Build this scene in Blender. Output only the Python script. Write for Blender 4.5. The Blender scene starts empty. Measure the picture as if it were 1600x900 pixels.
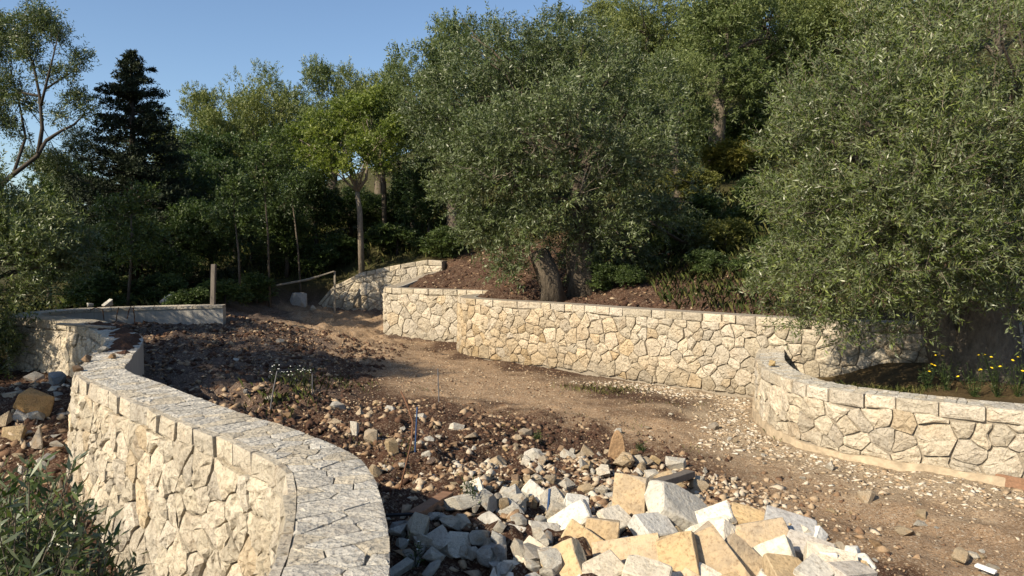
import bpy, bmesh, math, random
import numpy as np
from mathutils import Vector, Matrix, Euler

random.seed(7)
RNG = np.random.default_rng(7)
SC = bpy.context.scene
COL = SC.collection

# ------------------------------------------------------------------ camera, sky, sun, exposure
CAM_H, FPX, PITCH = 2.4, 1130.0, math.atan(60 / 1130.0)
cam_d = bpy.data.cameras.new('camera')
cam = bpy.data.objects.new('camera', cam_d)
COL.objects.link(cam)
cam.location = (0, 0, CAM_H)
cam.rotation_euler = (math.pi / 2 - PITCH, 0, 0)
cam_d.sensor_width = 36
cam_d.lens = 36 * FPX / 1600
cam_d.clip_start = 0.05
cam_d.clip_end = 2000
SC.camera = cam

SUN_EL = math.radians(34)
SUN_TO = Vector((-0.75, -0.66, 0)).normalized()          # horizontal direction towards the sun
world = bpy.data.worlds.new('World')
SC.world = world
world.use_nodes = True
wn = world.node_tree.nodes
sky = wn.new('ShaderNodeTexSky')
sky.sky_type = 'NISHITA'
sky.sun_disc = False
sky.sun_elevation = SUN_EL
sky.sun_rotation = math.atan2(SUN_TO.x, SUN_TO.y) % (2 * math.pi)
sky.air_density = 1.0
sky.dust_density = 0.6
sky.ozone_density = 3.0
bg = wn['Background']
bg.inputs['Strength'].default_value = 0.10
world.node_tree.links.new(sky.outputs[0], bg.inputs[0])

sun_d = bpy.data.lights.new('sun', 'SUN')
sun_d.energy = 5.0
sun_d.angle = math.radians(0.53)
sun_d.color = (1.0, 0.87, 0.68)
sun = bpy.data.objects.new('sun', sun_d)
COL.objects.link(sun)
light_dir = Vector((-SUN_TO.x * math.cos(SUN_EL), -SUN_TO.y * math.cos(SUN_EL), -math.sin(SUN_EL)))
sun.rotation_euler = light_dir.to_track_quat('-Z', 'Y').to_euler()
sun.location = (-20, -15, 25)

SC.view_settings.view_transform = 'Standard'
SC.view_settings.look = 'None'
SC.view_settings.exposure = 0.68
SC.view_settings.gamma = 1.0
SC.render.engine = 'CYCLES'
SC.cycles.use_denoising = True
SC.cycles.max_bounces = 5
SC.cycles.diffuse_bounces = 3
SC.cycles.transparent_max_bounces = 4


# ------------------------------------------------------------------ helpers
def ray(px, py):
    r, u = (px - 800) / FPX, (450 - py) / FPX
    c, s = math.cos(PITCH), math.sin(PITCH)
    return np.array([r, c + u * s, -s + u * c])


def on_z(px, py, z):
    """point of the horizontal plane z seen at a photo pixel"""
    d = ray(px, py)
    t = (z - CAM_H) / d[2]
    return np.array([d[0] * t, d[1] * t, z])


def at_depth(px, py, d):
    r = ray(px, py)
    return np.array([0, 0, CAM_H]) + r * (d / r[1])


_LAT = RNG.random((256, 256))


def vnoise(x, y, seed=0):
    x = np.asarray(x, float) + seed * 17.31
    y = np.asarray(y, float) + seed * 5.77
    xi, yi = np.floor(x).astype(int), np.floor(y).astype(int)
    fx, fy = x - xi, y - yi
    fx, fy = fx * fx * (3 - 2 * fx), fy * fy * (3 - 2 * fy)
    a, b = _LAT[xi & 255, yi & 255], _LAT[(xi + 1) & 255, yi & 255]
    c, d = _LAT[xi & 255, (yi + 1) & 255], _LAT[(xi + 1) & 255, (yi + 1) & 255]
    return (a * (1 - fx) + b * fx) * (1 - fy) + (c * (1 - fx) + d * fx) * fy


def fbm(x, y, seed=0, octs=4):
    s, a, t = 0, 0.5, 0
    for k in range(octs):
        s = s + a * vnoise(x * 2 ** k, y * 2 ** k, seed + k * 3)
        t += a
        a *= 0.5
    return s / t - 0.5


def smooth(a, b, x):
    t = np.clip((x - a) / (b - a), 0, 1)
    return t * t * (3 - 2 * t)


def link(o, parent=None):
    COL.objects.link(o)
    if parent is not None:
        o.parent = parent
    return o


def tag(o, label=None, cat=None, group=None, kind=None):
    if label:
        o['label'] = label
    if cat:
        o['category'] = cat
    if group:
        o['group'] = group
    if kind:
        o['kind'] = kind
    return o


def empty(name, loc, label=None, cat=None, group=None):
    o = bpy.data.objects.new(name, None)
    o.empty_display_size = 0.2
    o.location = loc
    link(o)
    return tag(o, label, cat, group)


def mesh_obj(name, verts, faces, mat, parent=None, loc=(0, 0, 0), smooth_shade=False):
    me = bpy.data.meshes.new(name)
    me.from_pydata([tuple(map(float, v)) for v in verts], [], [tuple(map(int, f)) for f in faces])
    if smooth_shade:
        me.polygons.foreach_set('use_smooth', [True] * len(me.polygons))
    me.materials.append(mat)
    o = bpy.data.objects.new(name, me)
    o.location = loc
    return link(o, parent)


def np_mesh(name, V, nper, mat, attr=None, smooth_shade=False):
    """mesh of faces with nper vertices each, V = (nfaces*nper, 3)"""
    me = bpy.data.meshes.new(name)
    n = len(V)
    nf = n // nper
    me.vertices.add(n)
    me.vertices.foreach_set('co', np.ascontiguousarray(V, dtype=np.float32).ravel())
    me.loops.add(n)
    me.loops.foreach_set('vertex_index', np.arange(n, dtype=np.int32))
    me.polygons.add(nf)
    me.polygons.foreach_set('loop_start', np.arange(0, n, nper, dtype=np.int32))
    if attr is not None:
        a = me.attributes.new('v', 'FLOAT', 'FACE')
        a.data.foreach_set('value', np.asarray(attr, dtype=np.float32))
    me.update(calc_edges=True)
    me.materials.append(mat)
    return me


def idx_mesh(name, V, F, mat, attr=None):
    me = bpy.data.meshes.new(name)
    me.vertices.add(len(V))
    me.vertices.foreach_set('co', np.ascontiguousarray(V, dtype=np.float32).ravel())
    F = np.asarray(F, dtype=np.int32)
    me.loops.add(F.size)
    me.loops.foreach_set('vertex_index', F.ravel())
    me.polygons.add(len(F))
    me.polygons.foreach_set('loop_start', np.arange(0, F.size, F.shape[1], dtype=np.int32))
    if attr is not None:
        a = me.attributes.new('v', 'FLOAT', 'FACE')
        a.data.foreach_set('value', np.asarray(attr, dtype=np.float32))
    me.update(calc_edges=True)
    me.materials.append(mat)
    return me


# ------------------------------------------------------------------ materials
class NT:
    def __init__(self, name):
        self.m = bpy.data.materials.new(name)
        self.m.use_nodes = True
        self.t = self.m.node_tree
        self.b = self.t.nodes['Principled BSDF']
        self.out = self.t.nodes['Material Output']

    def n(self, typ, **kw):
        nd = self.t.nodes.new(typ)
        for k, v in kw.items():
            if k.startswith('i_'):
                key = k[2:]
                key = int(key) if key.isdigit() else key.replace('_', ' ')
                nd.inputs[key].default_value = v
            else:
                setattr(nd, k, v)
        return nd

    def l(self, a, b):
        self.t.links.new(a, b)

    def math(self, op, a, b=None, clamp=False):
        nd = self.n('ShaderNodeMath', operation=op, use_clamp=clamp)
        for i, v in enumerate((a, b)):
            if v is None:
                continue
            if isinstance(v, (int, float)):
                nd.inputs[i].default_value = v
            else:
                self.l(v, nd.inputs[i])
        return nd.outputs[0]

    def mix(self, fac, a, b, blend='MIX'):
        nd = self.n('ShaderNodeMix', data_type='RGBA', blend_type=blend)
        for s, v in ((nd.inputs[0], fac), (nd.inputs[6], a), (nd.inputs[7], b)):
            if isinstance(v, (int, float)):
                s.default_value = v
            elif isinstance(v, tuple):
                s.default_value = v if len(v) == 4 else v + (1,)
            else:
                self.l(v, s)
        return nd.outputs[2]

    def ramp(self, fac, stops):
        nd = self.n('ShaderNodeValToRGB')
        e = nd.color_ramp.elements
        while len(e) < len(stops):
            e.new(0.5)
        for el, (p, c) in zip(e, stops):
            el.position = p
            el.color = c if len(c) == 4 else tuple(c) + (1,)
        self.l(fac, nd.inputs[0])
        return nd.outputs[0]

    def noise(self, vec, scale, detail=4, rough=0.6):
        nd = self.n('ShaderNodeTexNoise')
        nd.inputs['Scale'].default_value = scale
        nd.inputs['Detail'].default_value = detail
        nd.inputs['Roughness'].default_value = rough
        if vec is not None:
            self.l(vec, nd.inputs['Vector'])
        return nd.outputs[0]

    def voro(self, vec, scale, feature='F1', out=0):
        nd = self.n('ShaderNodeTexVoronoi', feature=feature)
        nd.inputs['Scale'].default_value = scale
        if vec is not None:
            self.l(vec, nd.inputs['Vector'])
        return nd.outputs[out]

    def bump(self, h, strength, dist, prev=None):
        nd = self.n('ShaderNodeBump')
        nd.inputs['Strength'].default_value = strength
        nd.inputs['Distance'].default_value = dist
        self.l(h, nd.inputs['Height'])
        if prev is not None:
            self.l(prev, nd.inputs['Normal'])
        return nd.outputs[0]

    def coords(self, kind='Object', jitter=True):
        tc = self.n('ShaderNodeTexCoord')
        v = tc.outputs[kind]
        if jitter:
            oi = self.n('ShaderNodeObjectInfo')
            k = self.math('MULTIPLY', oi.outputs['Random'], 57.0)
            va = self.n('ShaderNodeVectorMath', operation='ADD')
            self.l(v, va.inputs[0])
            self.l(k, va.inputs[1])
            v = va.outputs[0]
        return v


def stone_material(name, rough_scale=1.0, bed=False, stain=0.35, relief=1.0):
    m = NT(name)
    v = m.coords()
    oi = m.n('ShaderNodeObjectInfo')
    col = oi.outputs['Color']
    n1 = m.noise(v, 7, 5, 0.65)
    n2 = m.noise(v, 38, 4, 0.7)
    n3 = m.noise(v, 3.1, 3, 0.5)
    if bed:   # natural bedding faces are ochre, the split sides are pale
        tc = m.n('ShaderNodeTexCoord')
        sep = m.n('ShaderNodeSeparateXYZ')
        m.l(tc.outputs['Normal'], sep.inputs[0])
        f = m.math('SUBTRACT', m.math('ABSOLUTE', sep.outputs[2]), 0.75)
        f = m.math('MULTIPLY', f, 12, True)
        f = m.math('MULTIPLY', f, m.ramp(n1, [(0.3, (0.35,) * 3), (0.62, (1, 1, 1))]))
        col = m.mix(m.math('MULTIPLY', f, oi.outputs['Alpha']), col, m.mix(0.45, col, (0.50, 0.34, 0.16)))
    st = m.ramp(n3, [(0.55, (0, 0, 0)), (0.72, (1, 1, 1))])
    col = m.mix(m.math('MULTIPLY', st, stain), col, (0.40, 0.25, 0.12))
    var = m.ramp(n1, [(0.25, (0.68, 0.67, 0.66)), (0.5, (1, 1, 1)), (0.8, (1.12, 1.11, 1.08))])
    col = m.mix(1.0, col, var, 'MULTIPLY')
    pit = m.ramp(n2, [(0.3, (0.50, 0.45, 0.40)), (0.48, (1, 1, 1)), (0.7, (1.12, 1.12, 1.12))])
    col = m.mix(0.85, col, m.mix(1.0, col, pit, 'MULTIPLY'))
    m.l(col, m.b.inputs['Base Color'])
    m.b.inputs['Roughness'].default_value = 0.92
    m.b.inputs['Specular IOR Level'].default_value = 0.25
    vo = m.voro(v, 22 * rough_scale)
    n4 = m.noise(v, 15, 6, 0.75)
    b = m.bump(n4, 1.0, 0.038 * relief)
    b = m.bump(vo, 0.7, 0.016 * relief, b)
    b = m.bump(n2, 0.8, 0.012 * max(relief, 0.5), b)
    m.l(b, m.b.inputs['Normal'])
    return m.m


def simple_material(name, col, rough=0.8, nscale=12, var=0.3, bump=0.3, bdist=0.01, metal=0.0, stretch=None):
    m = NT(name)
    v = m.coords()
    if stretch:
        mp = m.n('ShaderNodeMapping')
        mp.inputs['Scale'].default_value = stretch
        m.l(v, mp.inputs[0])
        v = mp.outputs[0]
    n = m.noise(v, nscale, 5, 0.65)
    c = m.ramp(n, [(0.25, tuple(x * (1 - var) for x in col)), (0.75, tuple(min(1, x * (1 + var)) for x in col))])
    m.l(c, m.b.inputs['Base Color'])
    m.b.inputs['Roughness'].default_value = rough
    m.b.inputs['Metallic'].default_value = metal
    m.b.inputs['Specular IOR Level'].default_value = 0.3
    m.l(m.bump(n, bump, bdist), m.b.inputs['Normal'])
    return m.m


def leaf_material(name, dark, mid, light, trans=0.28, rough=0.5, back=None):
    m = NT(name)
    at = m.n('ShaderNodeAttribute', attribute_name='v')
    oi = m.n('ShaderNodeObjectInfo')
    v = at.outputs['Fac']
    c = m.ramp(v, [(0.0, dark), (0.55, mid), (1.0, light)])
    shift = m.ramp(oi.outputs['Random'], [(0, (0.78, 0.82, 0.85)), (0.5, (1, 1, 1)), (1, (1.2, 1.1, 0.9))])
    c = m.mix(1.0, c, shift, 'MULTIPLY')
    if back:
        geo = m.n('ShaderNodeNewGeometry')
        c = m.mix(geo.outputs['Backfacing'], c, m.mix(0.6, c, back))
    m.l(c, m.b.inputs['Base Color'])
    m.b.inputs['Roughness'].default_value = rough
    m.b.inputs['Specular IOR Level'].default_value = 0.35
    tr = m.n('ShaderNodeBsdfTranslucent')
    m.l(m.mix(1.0, c, (1.15, 1.25, 0.55), 'MULTIPLY'), tr.inputs[0])
    mx = m.n('ShaderNodeMixShader')
    mx.inputs[0].default_value = trans
    m.l(m.b.outputs[0], mx.inputs[1])
    m.l(tr.outputs[0], mx.inputs[2])
    m.l(mx.outputs[0], m.out.inputs[0])
    return m.m


def tint_material(name, stops, rough=0.9, nscale=60, bump=0.4):
    """colour picked by the per-face value 'v' (loose small stones, blades)"""
    m = NT(name)
    at = m.n('ShaderNodeAttribute', attribute_name='v')
    c = m.ramp(at.outputs['Fac'], stops)
    v = m.coords(jitter=False)
    n = m.noise(v, nscale, 3, 0.6)
    c = m.mix(1.0, c, m.ramp(n, [(0.25, (0.7,) * 3), (0.75, (1.2,) * 3)]), 'MULTIPLY')
    m.l(c, m.b.inputs['Base Color'])
    m.b.inputs['Roughness'].default_value = rough
    m.b.inputs['Specular IOR Level'].default_value = 0.2
    if bump:
        m.l(m.bump(n, bump, 0.01), m.b.inputs['Normal'])
    return m.m


M = {}
M['stone'] = stone_material('wall_limestone', stain=0.22)
M['capstone'] = stone_material('cap_limestone', 1.6, stain=0.08)
M['rock'] = stone_material('rubble_limestone', stain=0.45, relief=0.6)
M['block'] = stone_material('dressed_limestone', 1.2, bed=True, stain=0.12, relief=0.3)
M['mortar'] = simple_material('mortar', (0.25, 0.215, 0.165), 0.95, 30, 0.35, 0.6, 0.01)
M['concrete'] = simple_material('formed_concrete', (0.36, 0.34, 0.30), 0.9, 6, 0.22, 0.25, 0.006, stretch=(3, 3, 0.5))
M['footing'] = simple_material('footing_concrete', (0.40, 0.325, 0.225), 0.95, 7, 0.4, 0.9, 0.02)
M['wood'] = simple_material('weathered_wood', (0.15, 0.13, 0.11), 0.85, 9, 0.4, 0.4, 0.004, stretch=(6, 6, 0.6))
M['plank'] = simple_material('formwork_plank', (0.22, 0.125, 0.075), 0.85, 8, 0.35, 0.4, 0.004, stretch=(0.6, 6, 6))
M['bark'] = simple_material('olive_bark', (0.115, 0.095, 0.072), 0.95, 8, 0.55, 1.0, 0.06, stretch=(1.6, 1.6, 0.8))
M['bark_pale'] = simple_material('pale_bark', (0.24, 0.20, 0.155), 0.95, 8, 0.45, 0.9, 0.03, stretch=(3, 3, 0.8))
M['bark_olive'] = simple_material('grey_olive_bark', (0.105, 0.085, 0.062), 0.95, 9, 0.6, 1.0, 0.06, stretch=(3, 3, 0.7))
M['bark_dark'] = simple_material('dark_bark', (0.06, 0.05, 0.04), 0.95, 8, 0.4, 0.6, 0.02)
M['rust'] = simple_material('rusty_steel', (0.13, 0.065, 0.035), 0.8, 40, 0.4, 0.3, 0.002)
M['steel'] = simple_material('grey_steel', (0.16, 0.16, 0.17), 0.6, 40, 0.3, 0.2, 0.002, 0.5)
M['blue'] = simple_material('blue_plastic', (0.035, 0.075, 0.17), 0.5, 30, 0.2, 0.1, 0.002)
M['black'] = simple_material('black_plastic', (0.012, 0.012, 0.013), 0.45, 30, 0.3, 0.1, 0.002)
M['white'] = simple_material('white_plastic', (0.75, 0.75, 0.74), 0.4, 30, 0.05, 0.05, 0.002)
M['rope'] = simple_material('pale_rail_wood', (0.24, 0.21, 0.165), 0.9, 40, 0.3, 0.3, 0.003)
M['soil'] = simple_material('loose_red_soil', (0.075, 0.038, 0.022), 1.0, 45, 0.6, 1.0, 0.03)
M['hollow_shade'] = simple_material('hollow_shade_black', (0.018, 0.015, 0.012), 1.0, 20, 0.5, 0.8, 0.02)  # near-black colour standing for the shade inside the trunk hollow
M['olive_near'] = leaf_material('olive_leaf_near', (0.030, 0.050, 0.013), (0.084, 0.120, 0.031), (0.195, 0.238, 0.080), 0.2, 0.36, back=(0.17, 0.19, 0.12))
M['olive_mid'] = leaf_material('olive_leaf_mid', (0.032, 0.050, 0.014), (0.090, 0.122, 0.033), (0.190, 0.224, 0.080), 0.2, 0.42, back=(0.16, 0.18, 0.11))
M['olive_far'] = leaf_material('olive_leaf_far', (0.042, 0.062, 0.018), (0.112, 0.144, 0.044), (0.205, 0.235, 0.090), 0.24, 0.5)
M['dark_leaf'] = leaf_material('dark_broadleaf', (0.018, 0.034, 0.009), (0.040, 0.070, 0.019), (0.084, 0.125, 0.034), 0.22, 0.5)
M['lime_leaf'] = leaf_material('yellow_green_leaf', (0.065, 0.095, 0.018), (0.140, 0.180, 0.038), (0.25, 0.28, 0.07), 0.4, 0.5)
M['conifer'] = leaf_material('conifer_needles', (0.010, 0.017, 0.007), (0.022, 0.034, 0.013), (0.050, 0.062, 0.024), 0.08, 0.7)
M['shrub'] = leaf_material('shrub_leaf', (0.022, 0.038, 0.012), (0.055, 0.085, 0.024), (0.115, 0.155, 0.042), 0.25, 0.5)
M['shrub_yellow'] = leaf_material('dry_yellow_green_leaf', (0.07, 0.08, 0.016), (0.15, 0.155, 0.035), (0.25, 0.235, 0.07), 0.35, 0.6)
M['bush_leaf'] = leaf_material('bush_olive_leaf', (0.018, 0.034, 0.012), (0.045, 0.078, 0.026), (0.125, 0.160, 0.062), 0.2, 0.35, back=(0.15, 0.17, 0.12))
M['petal'] = simple_material('yellow_petals', (0.75, 0.52, 0.01), 0.6, 30, 0.15, 0.1, 0.001)
M['petal_white'] = simple_material('white_petals', (0.72, 0.72, 0.66), 0.6, 30, 0.1, 0.1, 0.001)
M['chips'] = tint_material('loose_stone_chips', [(0, (0.055, 0.030, 0.020)), (0.14, (0.085, 0.047, 0.030)), (0.27, (0.15, 0.088, 0.052)), (0.45, (0.28, 0.19, 0.115)), (0.65, (0.38, 0.29, 0.19)), (0.85, (0.48, 0.41, 0.31)), (1, (0.56, 0.52, 0.44))])
M['grass'] = tint_material('grass_blades', [(0, (0.025, 0.04, 0.012)), (0.5, (0.06, 0.085, 0.022)), (0.8, (0.14, 0.15, 0.04)), (1, (0.25, 0.22, 0.09))], 0.7, 20, 0)

# ------------------------------------------------------------------ wall plans (front faces, metres)
LEFT_PTS = [(-0.80, 0.9), (-0.86, 1.8), (-0.92, 2.68), (-1.09, 3.42), (-1.26, 3.90), (-1.49, 4.2), (-1.87, 4.6), (-2.29, 4.97), (-3.02, 5.7),
            (-3.66, 6.36), (-4.14, 6.84), (-4.42, 7.25), (-4.62, 7.75), (-4.85, 8.25), (-5.08, 8.85), (-5.57, 9.85), (-6.4, 10.95), (-7.4, 12.0),
            (-8.25, 12.55), (-8.95, 12.95), (-9.35, 13.5), (-9.35, 14.2), (-9.0, 14.8), (-8.3, 15.3), (-7.3, 15.75), (-6.35, 16.0)]
MAIN_PTS = [(-0.55, 18.3), (-0.98, 17.9), (-1.22, 17.4), (-1.27, 16.95), (-1.05, 16.4), (-0.52, 15.85), (0.1, 15.38), (0.68, 14.95), (1.83, 13.85), (2.87, 12.9), (4.09, 11.84),
            (5.2, 11.1), (6.3, 10.75), (7.6, 10.6), (9.0, 10.5)]
RIGHT_PTS = [(4.02, 11.75), (3.82, 11.2), (3.60, 10.6), (3.46, 10.0), (3.38, 9.45), (3.40, 9.0), (3.50, 8.55), (3.72, 8.2), (4.12, 7.80), (4.6, 7.45), (5.05, 7.16), (5.8, 6.75), (6.8, 6.35), (8.2, 6.0)]
MID_PTS = [(-1.9, 22.6), (-2.5, 21.9), (-3.1, 21.1), (-3.48, 20.4), (-3.55, 19.95), (-3.3, 19.55), (-2.72, 19.2), (-2.0, 18.85), (-1.38, 18.55), (-0.6, 18.15)]
FAR_PTS = [(-6.35, 23.3), (-5.6, 23.25), (-4.6, 23.15), (-3.6, 23.05), (-2.7, 22.9), (-2.2, 22.75)]


def catmull(pts, step=0.05):
    P = np.array(pts, float)
    P = np.vstack([2 * P[0] - P[1], P, 2 * P[-1] - P[-2]])
    out = []
    for i in range(1, len(P) - 2):
        t = np.linspace(0, 1, 24, endpoint=False)[:, None]
        a, b, c, d = P[i - 1], P[i], P[i + 1], P[i + 2]
        out.append(0.5 * (2 * b + (c - a) * t + (2 * a - 5 * b + 4 * c - d) * t ** 2 + (3 * b - a - 3 * c + d) * t ** 3))
    out = np.vstack(out + [P[-2:-1]])
    s = np.r_[0, np.cumsum(np.linalg.norm(np.diff(out, axis=0), axis=1))]
    n = int(s[-1] / step) + 1
    ss = np.linspace(0, s[-1], n)
    return np.c_[np.interp(ss, s, out[:, 0]), np.interp(ss, s, out[:, 1])], ss


class Path:
    def __init__(self, pts, side):
        self.xy, self.s = catmull(pts)
        t = np.gradient(self.xy, axis=0)
        t /= np.linalg.norm(t, axis=1)[:, None]
        self.nrm = np.c_[-t[:, 1], t[:, 0]] * side
        k = 5                                   # gently smoothed normals
        pad = np.vstack([self.nrm[:1].repeat(k, 0), self.nrm, self.nrm[-1:].repeat(k, 0)])
        ker = np.ones(2 * k + 1) / (2 * k + 1)
        self.nrm = np.c_[np.convolve(pad[:, 0], ker, 'valid'), np.convolve(pad[:, 1], ker, 'valid')]
        self.nrm /= np.linalg.norm(self.nrm, axis=1)[:, None]
        self.S = self.s[-1]

    def at(self, s, off=0.0):
        x = np.interp(s, self.s, self.xy[:, 0]) + np.interp(s, self.s, self.nrm[:, 0]) * off
        y = np.interp(s, self.s, self.xy[:, 1]) + np.interp(s, self.s, self.nrm[:, 1]) * off
        return x, y

    def offset(self, off):
        return self.xy + self.nrm * off


P_LEFT, P_MAIN, P_RIGHT = Path(LEFT_PTS, 1), Path(MAIN_PTS, -1), Path(RIGHT_PTS, -1)
P_MID, P_FAR = Path(MID_PTS, -1), Path(FAR_PTS, -1)

# ------------------------------------------------------------------ ground height
INSIDE = [(0, -4, .8), (0, 0, .8), (3, 0, .5), (6, 0, .3), (-.4, 2.5, .45), (0.1, 3.9, .48), (1, 4.5, .32), (1.8, 4.7, .22), (.2, 4.9, .46), (2.5, 4.7, .06), (4.5, 5.0, 0), (-.7, 5.2, .50), (1, 5.8, .32), (1.9, 5.8, .16),
          (2.9, 6.2, .0), (-1, 6.9, .34), (-1.7, 6.2, .42), (-1.9, 8.2, .40), (-2.6, 9.0, .44), (-0.9, 8.4, .30), (0, 6.6, .32), (0, 7.6, .12), (0.9, 7.4, .14), (2, 8.5, 0), (3, 9.3, 0), (4, 6.5, 0), (-3.0, 7.3, .48), (-3.3, 9.6, .40), (-4.4, 9.7, .55), (-2.2, 10.4, .16), (-1.0, 10.9, .08),
          (-5, 11.5, .70), (-6.2, 12.6, .82), (-5.5, 13.5, .75), (-3.6, 13, .34), (-8.0, 14.0, .8), (-6.6, 15, .84), (-5.2, 17, .62), (-3, 16, .22), (-1.5, 14, .04), (0, 13, 0), (1.5, 12, 0), (3, 10.7, 0), (-4.2, 19.5, .12), (-3.6, 18.4, .05),
          (-5, 23, .36), (-6.5, 22, .5), (-3, 22.6, .34), (-2, 17.5, 0), (-1.5, 18.2, 0), (-8, 19, .85), (3.2, 8.3, 0), (4.5, 7.2, .03), (6.2, 6.0, .03), (10, 5, 0), (10, -4, 0), (-9, 24, 1.5), (-9, 16.5, .85), (-2.9, 18.9, .02)]
OUTSIDE = [(-1, 17.6, 1.22), (.8, 15.7, 1.24), (2.9, 13.6, 1.24), (4.4, 12.4, 1.25), (6.2, 11.5, 1.25), (9.2, 11.3, 1.3), (-1.3, 19.2, 1.38), (-3, 20.2, 1.32), (-2.3, 21.4, 1.7), (-1.8, 23.2, 2.1), (-3.0, 23.5, 2.06),
           (-4.6, 23.7, 1.72), (-6.0, 24.0, 1.2), (-7.4, 23.8, 1.5), (-8.3, 22.3, 1.3), (-8, 21, 1.0), (-8, 17.5, .92), (-12, 17, .7), (0, 20, 1.85), (1, 22, 2.4), (5, 17, 2.2), (5, 28, 5.0), (-5.2, 26, 2.3), (-12, 30, 2.2), (-20, 30, 1.5), (15, 20, 4.5), (12, 35, 9), (0, 35, 6.0),
           (-10, 45, 4), (10, 60, 17), (-20, 60, 4), (-30, 20, 0), (-10, 60, 6), (30, 40, 17), (40, 90, 30), (0, 100, 22), (-40, 100, 6), (-200, 200, 0), (200, 200, 60), (-200, 0, -10), (200, 0, 20), (0, 500, 30), (300, 500, 60), (-300, 500, 0), (0, -50, 0), (100, -100, 0), (-100, -100, -5),
           (-1.5, 2.5, -.5), (-2.5, 3.8, -.5), (-4, 5.3, -.25), (-5, 6.8, .15), (-5.6, 8.3, .6), (-6.6, 9.3, .55), (-7.5, 10.4, .38), (-7.2, 11.3, .32), (-8.6, 12.1, .2), (-12, 12, .1), (-10, 6, -.3), (-6, 4, -.2), (-11, 15, .5), (-8, 16.6, .85), (-6, 0, -.6), (-2, 0, 0), (-10.5, 14, .3)]


def rbf(pts):
    P = np.array(pts, float)
    n = len(P)
    r = np.linalg.norm(P[:, None, :2] - P[None, :, :2], axis=2)
    A = np.zeros((n + 3, n + 3))
    A[:n, :n] = r + np.eye(n) * -0.15
    A[:n, n] = A[n, :n] = 1
    A[:n, n + 1:] = P[:, :2]
    A[n + 1:, :n] = P[:, :2].T
    w = np.linalg.solve(A, np.r_[P[:, 2], 0, 0, 0])

    def f(x, y):
        out = w[n] + w[n + 1] * x + w[n + 2] * y
        for i in range(n):
            out = out + w[i] * np.sqrt((x - P[i, 0]) ** 2 + (y - P[i, 1]) ** 2 + 0.04)
        return out
    return f


F_IN, F_OUT = rbf(INSIDE), rbf(OUTSIDE)
left_c = P_LEFT.offset(-0.2)
main_c = P_MAIN.offset(-0.2)
right_c = P_RIGHT.offset(-0.18)
mid_c = P_MID.offset(-0.2)
far_c = P_FAR.offset(-0.2)
i_main0 = int(np.argmin(np.abs(main_c[:, 0] + main_c[:, 1] * 0 + 1.0) + np.abs(main_c[:, 1] - 17.9)))
i_join = int(np.argmin(np.hypot(main_c[:, 0] - 4.2, main_c[:, 1] - 12.0)))
GAP = (np.array([-7.6, 17.0]), np.array([-7.7, 22.2]))
POLY_IN = np.vstack([[(-0.6, -6)], left_c[::3], [(-6.3, 16.0), (-7.3, 16.9), (-7.7, 19.5), (-7.6, 22.0), (-6.9, 23.4)], far_c[::3], mid_c[::3], main_c[i_main0:i_join:3], right_c[6::3], [(14, 5.5), (14, -6)]])
POLY_PL = np.vstack([main_c[i_join::3], [(14, 10.4), (14, 5.5)], right_c[6::3][::-1]])


def seg_dist(x, y, a, b):
    dx, dy = b[0] - a[0], b[1] - a[1]
    L = dx * dx + dy * dy + 1e-12
    t = np.clip(((x - a[0]) * dx + (y - a[1]) * dy) / L, 0, 1)
    return np.hypot(x - a[0] - t * dx, y - a[1] - t * dy)


def sdf(x, y, poly):
    x, y = np.asarray(x, float), np.asarray(y, float)
    d = np.full(x.shape, 1e9)
    ins = np.zeros(x.shape, bool)
    n = len(poly)
    for i in range(n):
        a, b = poly[i], poly[(i + 1) % n]
        d = np.minimum(d, seg_dist(x, y, a, b))
        c = (a[1] > y) != (b[1] > y)
        if abs(b[1] - a[1]) > 1e-12:
            ins ^= c & (x < (b[0] - a[0]) * (y - a[1]) / (b[1] - a[1]) + a[0])
    return np.where(ins, d, -d)


def ground_parts(x, y):
    x, y = np.atleast_1d(np.asarray(x, float)), np.atleast_1d(np.asarray(y, float))
    near = (x > -40) & (x < 40) & (y > -12) & (y < 60)
    win = np.zeros(x.shape)
    wpl = np.zeros(x.shape)
    xn, yn = x[near], y[near]
    gd = seg_dist(xn, yn, *GAP)
    bw = 0.11 + 0.9 * np.exp(-(gd / 1.2) ** 2) * (yn > 16.3) * (yn < 23.6)
    win[near] = smooth(-1, 1, sdf(xn, yn, POLY_IN) / bw)
    wpl[near] = smooth(-1, 1, sdf(xn, yn, POLY_PL) / 0.11)
    zi = F_IN(x, y)
    zo = F_OUT(x, y)
    return x, y, win, wpl, zi, zo


def ground_full(x, y):
    x, y, win, wpl, zi, zo = ground_parts(x, y)
    rough_in = 0.5 + 1.1 * smooth(-2.0, -3.5, x) + smooth(11.5, 9, y) * smooth(2.6, 0.6, x) * 1.1 + smooth(8.5, 5.5, y) * .35
    zi = zi + fbm(x * 1.3, y * 1.3, 1, 3) * 0.16 * rough_in + fbm(x * 3.1, y * 3.1, 5, 3) * 0.13 * rough_in + np.abs(fbm(x * 9, y * 9, 9, 3)) * 0.10 * rough_in + fbm(x * 21, y * 21, 12, 2) * 0.022 * rough_in
    far = smooth(25, 60, np.hypot(x, y))
    zo = zo + fbm(x * 0.9, y * 0.9, 2, 4) * 0.30 + (fbm(x * 5, y * 5, 6, 3) * 0.13 + np.abs(fbm(x * 10, y * 10, 8, 2)) * 0.10) * (1 - far)
    zp = 0.70 - 0.36 * smooth(5.8, 4.6, x) * smooth(8.6, 9.6, y) + fbm(x * 2, y * 2, 3, 3) * 0.12
    # keep the soil just under the caps beside the walls
    z = zo * (1 - win) + zi * win
    z = z * (1 - wpl) + zp * wpl
    return z, win, wpl


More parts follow.
